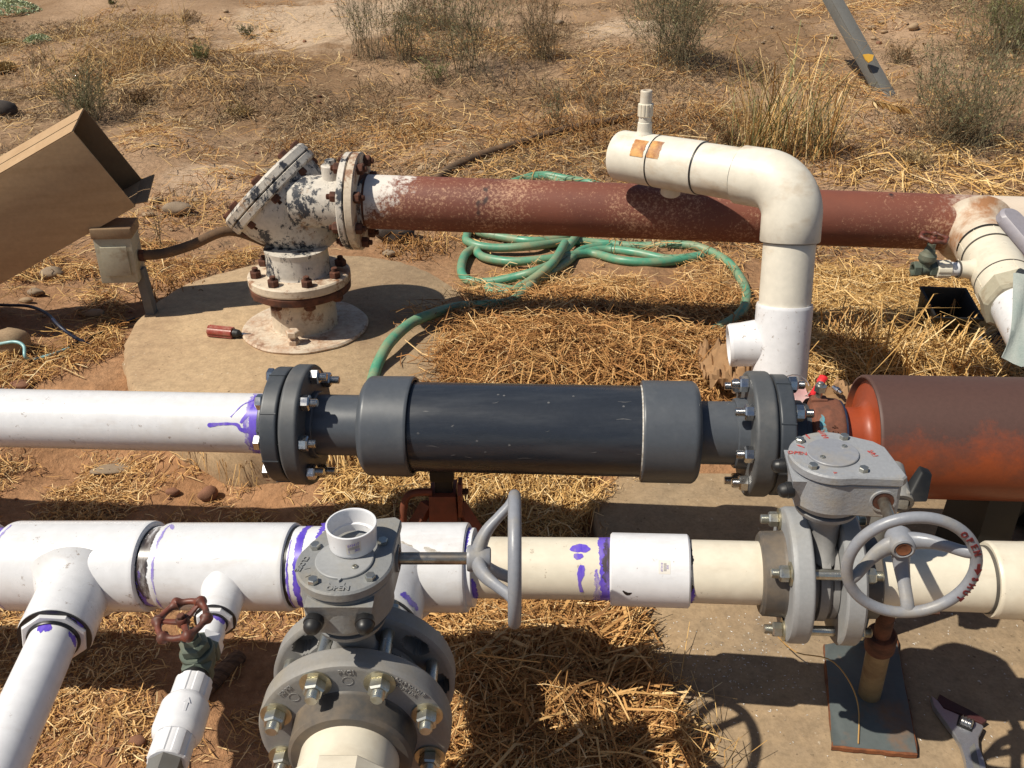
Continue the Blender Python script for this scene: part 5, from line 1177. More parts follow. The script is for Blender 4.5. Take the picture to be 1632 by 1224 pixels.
MB().box(frame(D(1270, 638, 1.735), (0, -.4, 1), (1, .1, .1)), (.034, .010, .003)).build('strip', M_['yellow'], yt)
m = MB(); c0 = D(1268, 618, 1.75)
m.tube([c0 + Vector((.026 * math.cos(t), .018 * math.sin(t * .9), .016 * math.sin(t) + .004)) for t in [k * .35 for k in range(18)]], .0012, 6).build('wire', M_['zinc'], yt)
bt = thing('brass_fitting', 'small shiny metal fitting lying between brown paper and the orange tank', 'fitting', D(1336, 622, 1.74))
A = D(1328, 617, 1.745); Bq = D(1343, 628, 1.725); MB().lathe(A, Bq - A, [(0, 0), (0, .0045), (.008, .0045), (.009, .0065), (.016, .0065), (.017, .004), (.024, .004), (.024, 0)], 16).build('fitting', M_['stainless'], bt)
# black nursery pot and pieces in the straw
bp = thing('black_pot', 'square black plastic pot tipped over in the straw under the small gate valve', 'pot', GP(1490, 560))
A = GP(1490, 556) + Vector((0, 0, .06)); up_ = Vector((.05, -.30, 1)).normalized(); FP = frame(A + Vector((0, .02, -.02)), up_, (1, 0, 0))
m = MB(); vs = []
for s, z in ((.044, 0), (.062, .105), (.066, .105), (.066, .112), (.060, .112), (.042, .006)):
    for x, y in ((-1, -1), (1, -1), (1, 1), (-1, 1)): vs.append(FP @ Vector((x * s, y * s, z)))
fs = [(3, 2, 1, 0), (20, 21, 22, 23)]
for r in range(5):
    for k in range(4): fs.append((r * 4 + k, r * 4 + (k + 1) % 4, r * 4 + 4 + (k + 1) % 4, r * 4 + 4 + k))
m.add(vs, fs).build('pot', M_['black'], bp, bevel=.002)
bq = thing('black_pot', 'round black plastic pot lying left of the square black pot in the straw', 'pot', GP(1445, 545))
A = GP(1445, 548); MB().lathe(A + Vector((0, .0, -.015)), (-.3, -.2, 1), [(0, 0), (0, .036), (.07, .048), (.07, .045), (.004, .034), (.004, 0)], 28).build('pot', M_['black'], bq)
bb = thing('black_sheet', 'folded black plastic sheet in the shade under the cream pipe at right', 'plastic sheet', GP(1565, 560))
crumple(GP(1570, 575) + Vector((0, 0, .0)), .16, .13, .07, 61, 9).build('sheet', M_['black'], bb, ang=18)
# cables at left
def gtube(pts, r, h): return catmull([GP(px, py, h if len(q) == 0 else q[0]) for px, py, *q in pts], 7)
c1 = MB().tube(gtube([(-60, 480), (0, 486), (45, 488, .05), (75, 500, .06), (95, 520, .05), (120, 538, .03), (150, 552, .0)], .005, .03), .0048, 8).build('blue_cable', M_['wire_blue'], ang=60); tag(c1, 'dark blue cable arching over the ground at the left edge', 'cable')
c2 = MB().tube(gtube([(40, 580), (75, 566), (110, 552), (150, 535), (190, 518), (215, 508)], .004, .006), .0045, 8).build('black_cable', M_['black'], ang=60); tag(c2, 'thin black cable running along the dirt towards the electrical box post', 'cable')
c3 = MB().tube(gtube([(-40, 556), (0, 548, .05), (25, 545, .055), (38, 552, .05), (40, 568, .03), (50, 573, .012), (80, 566), (110, 555)], .005, .01), .0045, 8).build('pale_blue_tube', M_['hose_pale'], ang=60); tag(c3, 'pale blue tubing bent over the round boulder at the left edge', 'tube')
bgp = MB().tube(catmull([GP(690, 290, .01), GP(720, 268, .018), GP(770, 246, .022), GP(830, 228, .02), GP(880, 212, .02), GP(930, 200, .015), GP(990, 190, .008), GP(1030, 182, -.02)], 6), .019, 12).build('buried_pipe', M_['conduit'], ang=60); tag(bgp, 'dirt covered brown pipe half buried in dry weeds behind the rusty pipe', 'pipe')
# leaning post at the top right
lp = thing('leaning_post', 'grey leaning metal post with an orange tag in the dry brush at top right', 'post', GP(1400, 140))
A = GP(1412, 150); zc_ = (A - CAM).dot(FW); Bq = D(1290, -70, zc_ + .2); dv = (Bq - A).normalized(); A = A - dv * .12
FLp = frame(A, dv, (1, .3, 0)); Lp = (Bq - A).length
MB().box(FLp, (.070, .008, Lp), (0, -.02, Lp / 2)).box(FLp, (.007, .05, Lp), (-.0315, .0095, Lp / 2)).build('angle_bar', M_['post_grey'], lp, bevel=.002)
Pq = D(1384, 92, zc_ - .035); MB().prism(frame(Pq, -FW + UP * .3, RT), [(-.027, .018), (.0, .022), (.030, .016), (.018, -.017), (-.003, -.031), (-.018, -.012)], -.003, .003).build('tag', worn('faded orange plastic', (.55, .30, .03), (.45, .28, .08), 20, .5, .8, .6), lp)
# stick under the gate valve
A = GP(300, 1120, .01); Bq = GP(382, 1045, .012); wd = MB().tube(catmull([A, A.lerp(Bq, .3) + Vector((.004, 0, 0)), A.lerp(Bq, .7), Bq], 5), [.010, .012, .013, .014, .015, .0155, .0155, .016, .016, .0165, .017, .0165, .0165, .0165, .016, .016], 9, flat=.75).build('wood_stick', M_['wood'], ang=30); tag(wd, 'weathered piece of split wood on the dirt under the green gate valve', 'wood')
# ================================================================== STONES
def stone_mesh(seed, mat, flat=.6, sub=3):
    bm = bmesh.new(); bmesh.ops.create_icosphere(bm, subdivisions=sub, radius=1.0); rn = random.Random(seed); o = rn.uniform(0, 50)
    for v in bm.verts:
        p = v.co.copy(); q = float(vnoise(p.x * 1.0 + o, p.y + p.z * .7, .8, seed)) - .5; q2 = float(vnoise(p.x + p.z * 1.7 + o, p.y - p.z, .33, seed + 1)) - .5
        v.co = p * (1 + .38 * q + .10 * q2); v.co.z *= flat
    me = bpy.data.meshes.new('stone'); bm.to_mesh(me); bm.free(); me.shade_smooth(); me.materials.append(M_[mat]); return me
SM = {}
def stone(px, py, wpx, mat, label, flat=.6, rot=0.0, asp=.7, group=None, name='stone', sink=.14, seed=None, z=None, zc=None):
    key = (mat, (seed if seed is not None else int(px) % 4), flat)
    if key not in SM: SM[key] = stone_mesh(len(SM) + 3, mat, flat)
    P = GP(px, py); d = (P - CAM).dot(FW); s = wpx / FPX * d / 2 * .95
    o = bpy.data.objects.new(name, SM[key]); COL.objects.link(o); o.location = (P.x, P.y, P.z + s * flat * (1 - sink * 2) * .8)
    o.scale = (s, s * asp, s * asp); o.rotation_euler = (0, 0, rot); tag(o, label, 'stone', group); return o
S = stone
S(285, 341, 46, 'stone_grey', 'smooth grey brown stone, biggest of the cluster right of the open carton', .7, .1)
S(248, 323, 24, 'stone_tan', 'pale rounded stone at the upper left of the stones by the carton', .6)
S(311, 322, 18, 'stone_tan', 'small tan stone just behind the biggest stone by the carton', .6)
S(237, 345, 22, 'stone_tan', 'low tan stone left of the biggest stone by the carton', .5)
S(246, 333, 14, 'stone_grey', 'tiny grey stone wedged between the stones by the carton', .6)
S(365, 284, 14, 'stone_grey', 'small dark pebble on the bare dirt left of the slanted valve cover', .6)
S(423, 276, 20, 'stone_grey', 'grey stone just left of the slanted well valve cover', .7)
S(243, 233, 26, 'stone_grey', 'flat pale stone on the dirt beyond the open carton', .3)
S(149, 504, 38, 'stone_tan', 'oval tan stone beside a smaller one left of the concrete pad', .55, .05, .6)
S(127, 496, 15, 'stone_tan', 'small round tan stone touching the oval stone left of the pad', .8)
S(170, 470, 18, 'stone_tan', 'tan stone behind the electrical box post', .7)
S(85, 443, 40, 'stone_grey', 'grey brown stone under the carton', .75)
S(58, 470, 26, 'stone_grey', 'grey stone in front of the stone under the carton', .7)
S(42, 482, 22, 'stone_tan', 'pale stone beside the blue cable under the carton', .6)
S(24, 560, 66, 'stone_tan', 'big round tan boulder at the left edge under the pale blue tube', .95, .2, .85, name='boulder')
S(35, 617, 36, 'stone_red', 'reddish stone just behind the white pipe at left', .6)
S(182, 752, 76, 'stone_grey', 'long pale half buried stone under the white pipe at left', .3, .15, .4)
S(332, 795, 34, 'stone_red', 'upright reddish stone on the dirt below the concrete pad', 1.05, .4, .7)
S(276, 788, 24, 'stone_red', 'small red brown stone left of the upright reddish stone', .8)
S(432, 764, 30, 'stone_red', 'reddish stone half hidden under the left dark flange', .6)
S(634, 384, 64, 'stone_dark', 'large dark brown rock under the rusty pipe flange', .85, .3, .8, name='boulder')
S(622, 408, 24, 'stone_grey', 'grey stone in front of the dark rock under the rusty pipe', .7)
S(674, 274, 20, 'stone_tan', 'round tan stone behind the left part of the rusty pipe', .8)
S(768, 280, 20, 'stone_tan', 'light tan stone behind the rusty pipe near the buried pipe', .7)
S(724, 206, 12, 'stone_grey', 'small grey pebble in the dry weeds behind the rusty pipe', .8)
S(8, 186, 46, 'stone_dark', 'dark rock casting a long shadow at the left edge', .9, .2, .8, name='boulder')
S(890, 40, 18, 'stone_grey', 'grey stone at the right foot of the brush in the background centre', .8)
S(307, 62, 13, 'stone_tan', 'pale pebble beside the dry tumbleweed at top left', .7)
S(220, 1185, 28, 'stone_red', 'round red brown clod left of the white check valve', .9)
S(178, 1200, 20, 'stone_red', 'small red brown clod farthest left near the bottom edge', .8)
S(350, 1085, 26, 'stone_red', 'dark reddish clod in the shade beside the white check valve', .8)
S(1252, 408, 1, 'stone_tan', 'hidden pebble', .8) if False else None
S(1455, 48, 20, 'stone_tan', 'pale angular stone right of the leaning post', .9)
S(1388, 47, 14, 'stone_tan', 'tan stone touching the right side of the leaning post', .7)
S(1404, 38, 12, 'stone_tan', 'upper of the two small tan stones right of the leaning post', .7)
S(1409, 53, 12, 'stone_tan', 'lower of the two small tan stones right of the leaning post', .7)
S(1325, 60, 22, 'stone_tan', 'flat whitish stone left of the leaning post', .35)
S(1610, 95, 18, 'stone_tan', 'tan stone at the top of the three stones at the right edge', .8)
S(1626, 97, 14, 'stone_tan', 'whitish stone right at the edge beside the tan one at top right', .8)
S(1618, 125, 12, 'stone_tan', 'orange tan stone lowest of the three at the right edge', .8)
S(1188, 140, 12, 'stone_grey', 'grey pebble on the dirt left of the tall dry grass', .7)
S(1130, 105, 10, 'stone_tan', 'small tan pebble at the right foot of the bush behind the gooseneck', .7)
rn = random.Random(77); mats = ['stone_tan', 'stone_grey', 'stone_tan', 'stone_red']; i = 0
while i < 170:
    px = rn.uniform(-30, 1660); py = rn.choice([rn.uniform(5, 270), rn.uniform(60, 520)]); P = GP(px, py)
    if 300 < px < 760 and py > 385: continue
    if py > 300 and px > 450: continue
    o = stone(px, py, rn.uniform(4.5, 10) if py < 300 else rn.uniform(5, 10), rn.choice(mats), 'small loose pebble scattered on the dry dirt slope', .7, rn.uniform(0, 3), .8, 'pebbles scattered on the slope', 'pebble', seed=rn.randint(0, 3)); i += 1
i = 0
while i < 46:
    px = rn.uniform(0, 900); py = rn.uniform(700, 1220)
    o = stone(px, py, rn.uniform(5, 12), rn.choice(['stone_red', 'stone_red', 'stone_tan']), 'small clod of reddish dirt on the ground between the pipes', .7, rn.uniform(0, 3), .8, 'dirt clods between the pipes', 'clod', seed=rn.randint(0, 3)); i += 1

# ================================================================== PLANTS
class Ribs:   # thin twigs and leaves gathered with numpy-free lists
    def __init__(s): s.v = []; s.f = []
    def twig(s, pts, r0, r1):
        b = len(s.v); n = len(pts)
        for i, p in enumerate(pts):
            r = r0 + (r1 - r0) * i / (n - 1)
            for k in range(3): a = 2.0944 * k; s.v.append((p[0] + r * math.cos(a), p[1] + r * math.sin(a), p[2]))
        for i in range(n - 1):
            for k in range(3): k2 = (k + 1) % 3; s.f.append((b + 3 * i + k, b + 3 * i + k2, b + 3 * i + 3 + k2, b + 3 * i + 3 + k))
    def leaf(s, p, d, L, w_, rn):
        u = Vector(d).normalized(); sd_ = u.cross(Vector((rn.uniform(-1, 1), rn.uniform(-1, 1), rn.uniform(-1, 1)))); sd_ = sd_.normalized() * w_ if sd_.length > 1e-6 else Vector((w_, 0, 0))
        b = len(s.v); p = Vector(p); q = p + u * L * .5
        s.v += [tuple(p), tuple(q + sd_), tuple(p + u * L), tuple(q - sd_)]; s.f.append((b, b + 1, b + 2, b + 3))
    def build(s, name, mat, parent):
        if s.f: return np_mesh(name, np.array(s.v) - np.array(ORG[parent.name]), np.array(s.f), M_[mat], parent)
def shrub(px, py, h, spread, ns, mleaf, label, seed, leafn=14, leafL=.016, leafw=.0017, twigs=5, lean=(0, 0), mtwig='twig', stiff=.6, r=.0014, name='shrub', cat='shrub', flowers=0):
    P = GP(px, py); rn = random.Random(seed); t = thing(name, label, cat, P); tw = Ribs(); lf = Ribs(); fl = Ribs()
    for i in range(ns):
        a = rn.uniform(0, 2 * PI); sp = spread * math.sqrt(rn.random()); hh = h * rn.uniform(.22, 1.08) * (1 - .35 * sp / max(spread, .01))
        b0 = P + Vector((rn.gauss(0, .26) * spread, rn.gauss(0, .26) * spread, -.01)); e = P + Vector((math.cos(a) * sp + lean[0] * hh, math.sin(a) * sp + lean[1] * hh, hh))
        c = b0.lerp(e, .5) + Vector((rn.gauss(0, .10) * h, rn.gauss(0, .10) * h, h * .06)) - Vector((math.cos(a), math.sin(a), 0)) * sp * .15
        ln = [b0 * (1 - u) ** 2 + c * 2 * u * (1 - u) + e * u * u for u in [k / 6 for k in range(7)]]; tw.twig(ln, r * rn.uniform(.8, 1.4), r * .45)
        for k in range(twigs):
            u = rn.uniform(.25, .95); q = b0 * (1 - u) ** 2 + c * 2 * u * (1 - u) + e * u * u; d = ((e - b0).normalized() * stiff + Vector((rn.gauss(0, .5), rn.gauss(0, .5), rn.uniform(0, .7)))).normalized()
            L = h * rn.uniform(.06, .30); tip = q + d * L; tw.twig([q, q + d * L * .5 + Vector((rn.gauss(0, .02), rn.gauss(0, .02), rn.gauss(.0, .03))) * h, tip], r * .6, r * .35)
            for j in range(max(2, int(leafn * .75))):
                w = rn.random(); lp_ = q.lerp(tip, w); lf.leaf(lp_, d * .8 + Vector((rn.gauss(0, .6), rn.gauss(0, .6), rn.gauss(.2, .5))), leafL * rn.uniform(.6, 1.4), leafw * rn.uniform(.7, 1.3), rn)
            if flowers and rn.random() < flowers:
                for j in range(7): fl.leaf(tip, Vector((rn.gauss(0, 1), rn.gauss(0, 1), rn.gauss(0, 1))), .012, .004, rn)
    dl = Ribs()
    for i in range(int(ns * 3)):
        a = rn.uniform(0, 2 * PI); q = spread * 1.1 * math.sqrt(rn.random()); b0 = P + Vector((q * math.cos(a), q * math.sin(a), 0)); b0.z = gz(b0.x, b0.y) + rn.uniform(0, .03); L = rn.uniform(.02, .10); th = rn.uniform(0, 6.28); dl.twig([b0, b0 + Vector((math.cos(th) * L * .5, math.sin(th) * L * .5, rn.uniform(-.005, .03))), b0 + Vector((math.cos(th) * L, math.sin(th) * L, rn.uniform(-.01, .03)))], .0016, .0008)
    if ns >= 20: dl.build('dead_twigs', 'litter', t)
    tw.build('stems', mtwig, t); lf.build('foliage', mleaf, t)
    if flowers: fl.build('seed_heads', 'leaf_straw', t)['kind'] = 'stuff'
    return t
def rise(px, py, top_px):   # height in metres of a plant from its base pixel to its top pixel
    P = GP(px, py); return (P - CAM).dot(FW) * (py - top_px) / FPX / .93
def wide(px, py, wpx): P = GP(px, py); return (P - CAM).dot(FW) * wpx / FPX / 2
def sh(px, py, top, wpx, ns, mleaf, label, seed, **k): return shrub(px, py, rise(px, py, top), wide(px, py, wpx), ns, mleaf, label, seed, **k)
sh(588, 92, -110, 110, 40, 'leaf_sage', 'wiry grey green bush leftmost of the row at top centre', 1, leafn=8, leafL=.02)
sh(648, 98, -40, 70, 40, 'leaf_sage', 'upright twiggy bush second in the row at top centre', 2, leafn=7, leafL=.018)
sh(690, 46, -70, 130, 60, 'leaf_brown', 'rounded brown bush at the top edge behind the row of grey green bushes', 3, leafn=10, leafL=.02)
sh(742, 116, -130, 210, 85, 'leaf_sage', 'widest grey green bush of the row at top centre with pale seed heads', 4, leafn=9, leafL=.022, flowers=.12)
sh(862, 95, -40, 110, 60, 'leaf_brown', 'dense grey brown upright bush right of the widest bush at top centre', 5, leafn=9, leafL=.016)
sh(1078, 104, -130, 200, 110, 'leaf_sage', 'large grey green bush at the top edge behind the gooseneck pipe', 6, leafn=10, leafL=.018, r=.0016)
sh(145, 188, 80, 110, 60, 'leaf_sage', 'small grey green sprig rising behind the open carton', 7, leafn=10, leafL=.014, stiff=.9)
sh(320, 98, 66, 40, 18, 'leaf_green', 'small dull green tuft on the dirt at upper left', 8, leafn=12, leafL=.016)
sh(398, 62, 38, 44, 16, 'leaf_sage', 'low grey green tuft at the edge of the bare sandy patch', 9, leafn=10)
sh(180, 12, -14, 30, 10, 'leaf_green', 'tiny green weed at the top left edge beside the tumbleweed', 10)
sh(1545, 232, 20, 230, 95, 'leaf_sage', 'loose grey green bush at the right above the straw', 11, leafn=8, leafL=.018, flowers=.10)
sh(1508, 226, 140, 120, 80, 'leaf_brown', 'dead brown lower growth in front of the loose bush at right', 12, leafn=6, leafL=.014)
sh(1470, 170, 40, 60, 16, 'leaf_sage', 'sparse upright weed left of the loose bush at right', 13, leafn=8)
sh(1585, 90, -90, 190, 90, 'leaf_green', 'green brush hanging at the top right corner', 14, leafn=12, leafL=.018)
sh(1626, 84, -25, 90, 60, 'leaf_brown', 'reddish brown withered bush in the top right corner', 15, leafn=14, leafL=.018)
sh(1440, 100, 62, 70, 36, 'leaf_brown', 'withered brown tuft right of the leaning post', 16, leafn=8, leafL=.014)
sh(885, 205, 108, 50, 14, 'leaf_sage', 'thin sprig standing in the weeds behind the rusty pipe', 17, leafn=6)
sh(960, 190, 120, 90, 16, 'leaf_brown', 'bare branching dry weed left of the gooseneck nipple', 18, leafn=2, twigs=7)
sh(220, 162, 138, 70, 50, 'leaf_brown', 'low rusty brown weed beyond the open carton', 19, leafn=10, leafL=.014)
sh(380, 186, 160, 60, 30, 'leaf_straw', 'small pale dry weed on the dirt beyond the slanted valve', 20, leafn=12, leafL=.012)
sh(700, 130, 90, 90, 26, 'leaf_green', 'low green sprawling stems in front of the row of bushes', 21, leafn=6, leafL=.02, lean=(-.5, 0))
sh(60, 108, 60, 60, 14, 'leaf_brown', 'withered brown stalks between the pale rosettes at left', 22, leafn=5)
sh(295, 35, 14, 60, 26, 'leaf_brown', 'dark withered tuft behind the tumbleweed at upper left', 23, leafn=5)
sh(118, 300, 250, 50, 10, 'leaf_brown', 'short brown weed hidden behind the carton', 24, leafn=4) if False else None
sh(257, 395, 302, 16, 3, 'leaf_brown', 'thin brown stalk beside the conduit right of the carton', 25, leafn=10, leafL=.008, twigs=4, name='weed', cat='weed')
sh(362, 352, 294, 14, 2, 'leaf_brown', 'dark brown dry stalk left of the slanted valve cover', 26, leafn=12, leafL=.008, twigs=4, name='weed', cat='weed')
sh(1160, 235, 180, 60, 30, 'leaf_brown', 'rusty brown weeds at the left foot of the tall dry grass', 27, leafn=8)
sh(1455, 262, 232, 70, 30, 'leaf_straw', 'pale dry weed lying on the straw at right', 28, leafn=12, leafL=.014)
# pale rosettes (top left) and tumbleweed masses
def rosette(px, py, wpx, mat, label, seed, hgt=.5):
    P = GP(px, py); rn = random.Random(seed); t = thing('rosette_plant', label, 'succulent', P); R = wide(px, py, wpx); lf = Ribs()
    for i in range(260):
        a = rn.uniform(0, 2 * PI); q = R * math.sqrt(rn.random()); z = R * hgt * (1 - (q / R) ** 2) * rn.uniform(.7, 1); c = P + Vector((q * math.cos(a), q * math.sin(a), z))
        for k in range(6): lf.leaf(c, Vector((rn.gauss(0, 1), rn.gauss(0, 1), rn.uniform(.3, 1.4))), .026, .007, rn)
    lf.build('leaves', mat, t)
rosette(22, 22, 88, 'leaf_pale', 'largest pale green rosette clump at the top left corner', 1)
rosette(62, 68, 40, 'leaf_pale', 'small pale green rosette clump below the largest one at top left', 2)
rosette(14, 74, 36, 'leaf_straw', 'yellowish rosette clump at the left edge under the pale green ones', 3)
rosette(10, 112, 36, 'leaf_straw', 'lowest yellowish dry rosette at the left edge', 4)
def tumble(px, py, wpx, top, ns, mat, label, seed, lean=(0, 0)):
    P = GP(px, py); rn = random.Random(seed); t = thing('dry_weed', label, 'dry weed', P); R = wide(px, py, wpx); hh = rise(px, py, top); tw = Ribs()
    for i in range(ns):
        a = rn.uniform(0, 2 * PI); q = R * math.sqrt(rn.random()); b0 = P + Vector((q * math.cos(a), q * math.sin(a) * .8, 0)); b0.z = gz(b0.x, b0.y) + rn.uniform(0, .6) * hh * (1 - (q / R) ** 2)
        d = Vector((rn.gauss(lean[0], .7), rn.gauss(lean[1], .7), rn.gauss(.10, .28))).normalized(); L = R * rn.uniform(.15, .6)
        c = b0 + d * L * .5 + Vector((0, 0, rn.uniform(-.01, .03))); e = b0 + d * L; e.z = max(e.z, gz(e.x, e.y) + .003); tw.twig([b0, c, e], .0022, .0010)
    tw.build('stems', mat, t)
tumble(165, 118, 250, 40, 420, 'straw_gold', 'sprawling straw coloured tumbleweed nearest the pale rosettes at upper left', 1, (.5, .3))
tumble(215, 60, 240, 2, 420, 'straw_gold', 'straw coloured tumbleweed at the top behind the nearer one at upper left', 2, (.4, .2))
tumble(250, 105, 200, 60, 300, 'straw', 'dull tangled dry weed right of the tumbleweeds at upper left', 3)
tumble(420, 108, 160, 90, 160, 'straw', 'thin yellow dry weeds by the sandy patch at upper left', 4)
tumble(1000, 215, 190, 170, 300, 'straw_brown', 'brown tangled dry weed left of the gooseneck pipe', 5)
tumble(880, 225, 200, 185, 300, 'straw_brown', 'reddish brown dry weed over the buried pipe', 6)
tumble(1120, 200, 140, 150, 240, 'straw_brown', 'rusty dry weed behind the gooseneck pipe', 7)
tumble(1300, 258, 170, 220, 260, 'straw_brown', 'brown dry weed at the right foot of the tall dry grass', 8)
tumble(280, 470, 120, 440, 120, 'straw_brown', 'dark brown weeds between electrical box and concrete pad', 9)
tumble(660, 400, 120, 370, 200, 'straw_brown', 'dark dry grass under the left end of the rusty pipe', 10)
for i, (px, py, wp, tp, n, mt, lab) in enumerate((
    (560, 190, 170, 172, 260, 'litter', 'mat of grey dead stems on the slope between carton and buried pipe'), (430, 160, 150, 146, 220, 'litter', 'mat of grey dead stems right of the open carton'),
    (820, 160, 200, 138, 300, 'litter', 'grey brown dead brush at the foot of the row of bushes'), (620, 150, 140, 132, 200, 'litter', 'dark dead brush left of the row of bushes'),
    (930, 160, 140, 142, 200, 'straw_brown', 'rusty dead brush below the sandy patch in the centre'), (1190, 120, 140, 100, 200, 'litter', 'grey dead twigs between the large bush and the tall dry grass'),
    (1470, 200, 160, 178, 240, 'litter', 'grey dead twigs at the foot of the leaning post'), (110, 150, 140, 134, 200, 'litter', 'dark dead stems below the pale rosettes'),
    (90, 60, 120, 40, 160, 'litter', 'grey dead stems between rosettes and tumbleweed'), (330, 150, 140, 132, 180, 'straw', 'yellowish dry weed mat below the tumbleweeds'),
    (500, 240, 150, 226, 200, 'straw_brown', 'brown dry weed mat above the slanted valve'), (660, 215, 150, 202, 200, 'straw', 'yellowish dry weed mat left of the buried pipe'))):
    tumble(px, py, wp, tp, n, mt, lab, 40 + i)
# tall dry grass clump
def grass(px, py, top, wpx, n, mats, label, seed, bend=.5):
    P = GP(px, py); rn = random.Random(seed); t = thing('dry_grass', label, 'grass clump', P); h = rise(px, py, top); R = wide(px, py, wpx)
    for mi, (mat, fr) in enumerate(mats):
        V = []; F = []
        for i in range(int(n * fr)):
            a = rn.uniform(0, 2 * PI); b0 = P + Vector((rn.gauss(0, .28) * R, rn.gauss(0, .28) * R, -.01)); hh = h * rn.uniform(.3, 1.0); o = R * rn.uniform(.1, 1.0); e = b0 + Vector((math.cos(a) * o, math.sin(a) * o * .7, hh)); dr = rn.random() * bend
            e = e + Vector((rn.gauss(0, .16), rn.gauss(0, .12), rn.gauss(0, .05))) * h; e2 = e + Vector((math.cos(a) + rn.gauss(0, .6), math.sin(a) * .7, -dr)) * hh * .35; w_ = rn.uniform(.0008, .0024); sdv = Vector((-math.sin(a + rn.uniform(-1, 1)), math.cos(a), 0)).normalized(); c = b0.lerp(e, .5) + Vector((-math.cos(a) * o * .2, 0, hh * .05))
            b = len(V)
            for p, ww in ((b0, .9), (c, 1), (e, .7), (e2, .15)): V += [tuple(p - sdv * w_ * ww), tuple(p + sdv * w_ * ww)]
            F += [(b + 2 * k, b + 2 * k + 1, b + 2 * k + 3, b + 2 * k + 2) for k in range(3)]
        np_mesh('blades', np.array(V) - np.array(ORG[t.name]), np.array(F), M_[mat], t)
    return t
tg = grass(1245, 242, 70, 230, 120, (('straw_gold', .6), ('leaf_green', .4)), 'tall dry grass clump with green blades rising behind the gooseneck pipe', 3)
rn = random.Random(12); sh_ = Ribs()
A = GP(1330, 165); P0 = D(1320, 166, (A - CAM).dot(FW) - .4); P1_ = D(1385, 158, (A - CAM).dot(FW) - .4); P2_ = D(1446, 172, (A - CAM).dot(FW) - .4)
sh_.twig([P0, P1_, P2_], .004, .002)
for i in range(70):
    u = rn.uniform(.35, 1); q = P1_.lerp(P2_, (u - .3) / .7); sh_.leaf(q, Vector((rn.uniform(.3, 1), rn.gauss(0, .3), -.7)), .05, .006, rn)
sh_.build('seed_spike', 'straw_gold', tg)
grass(1240, 246, 150, 200, 160, (('straw_gold', .55), ('leaf_green', .45)), 'tangled lower blades in front of the tall dry grass behind the gooseneck', 13, 1.5)
grass(1310, 250, 130, 90, 90, (('straw_gold', .5), ('leaf_sage', .5)), 'shorter mixed grass at the right of the tall dry clump', 4)
grass(1195, 250, 120, 80, 80, (('straw_gold', .7), ('leaf_green', .3)), 'thin dry grass left of the tall clump behind the gooseneck', 5)
grass(1395, 590, 480, 170, 130, (('straw_gold', 1.0),), 'drooping dry straw tuft in front of the black pots, left part', 6, 1.6)
grass(1510, 592, 500, 200, 150, (('straw_gold', 1.0),), 'drooping dry straw tuft in front of the square black pot', 7, 1.6)
grass(1340, 560, 480, 120, 110, (('straw', 1.0),), 'shaded straw tuft right of the white tee', 8, 1.4)

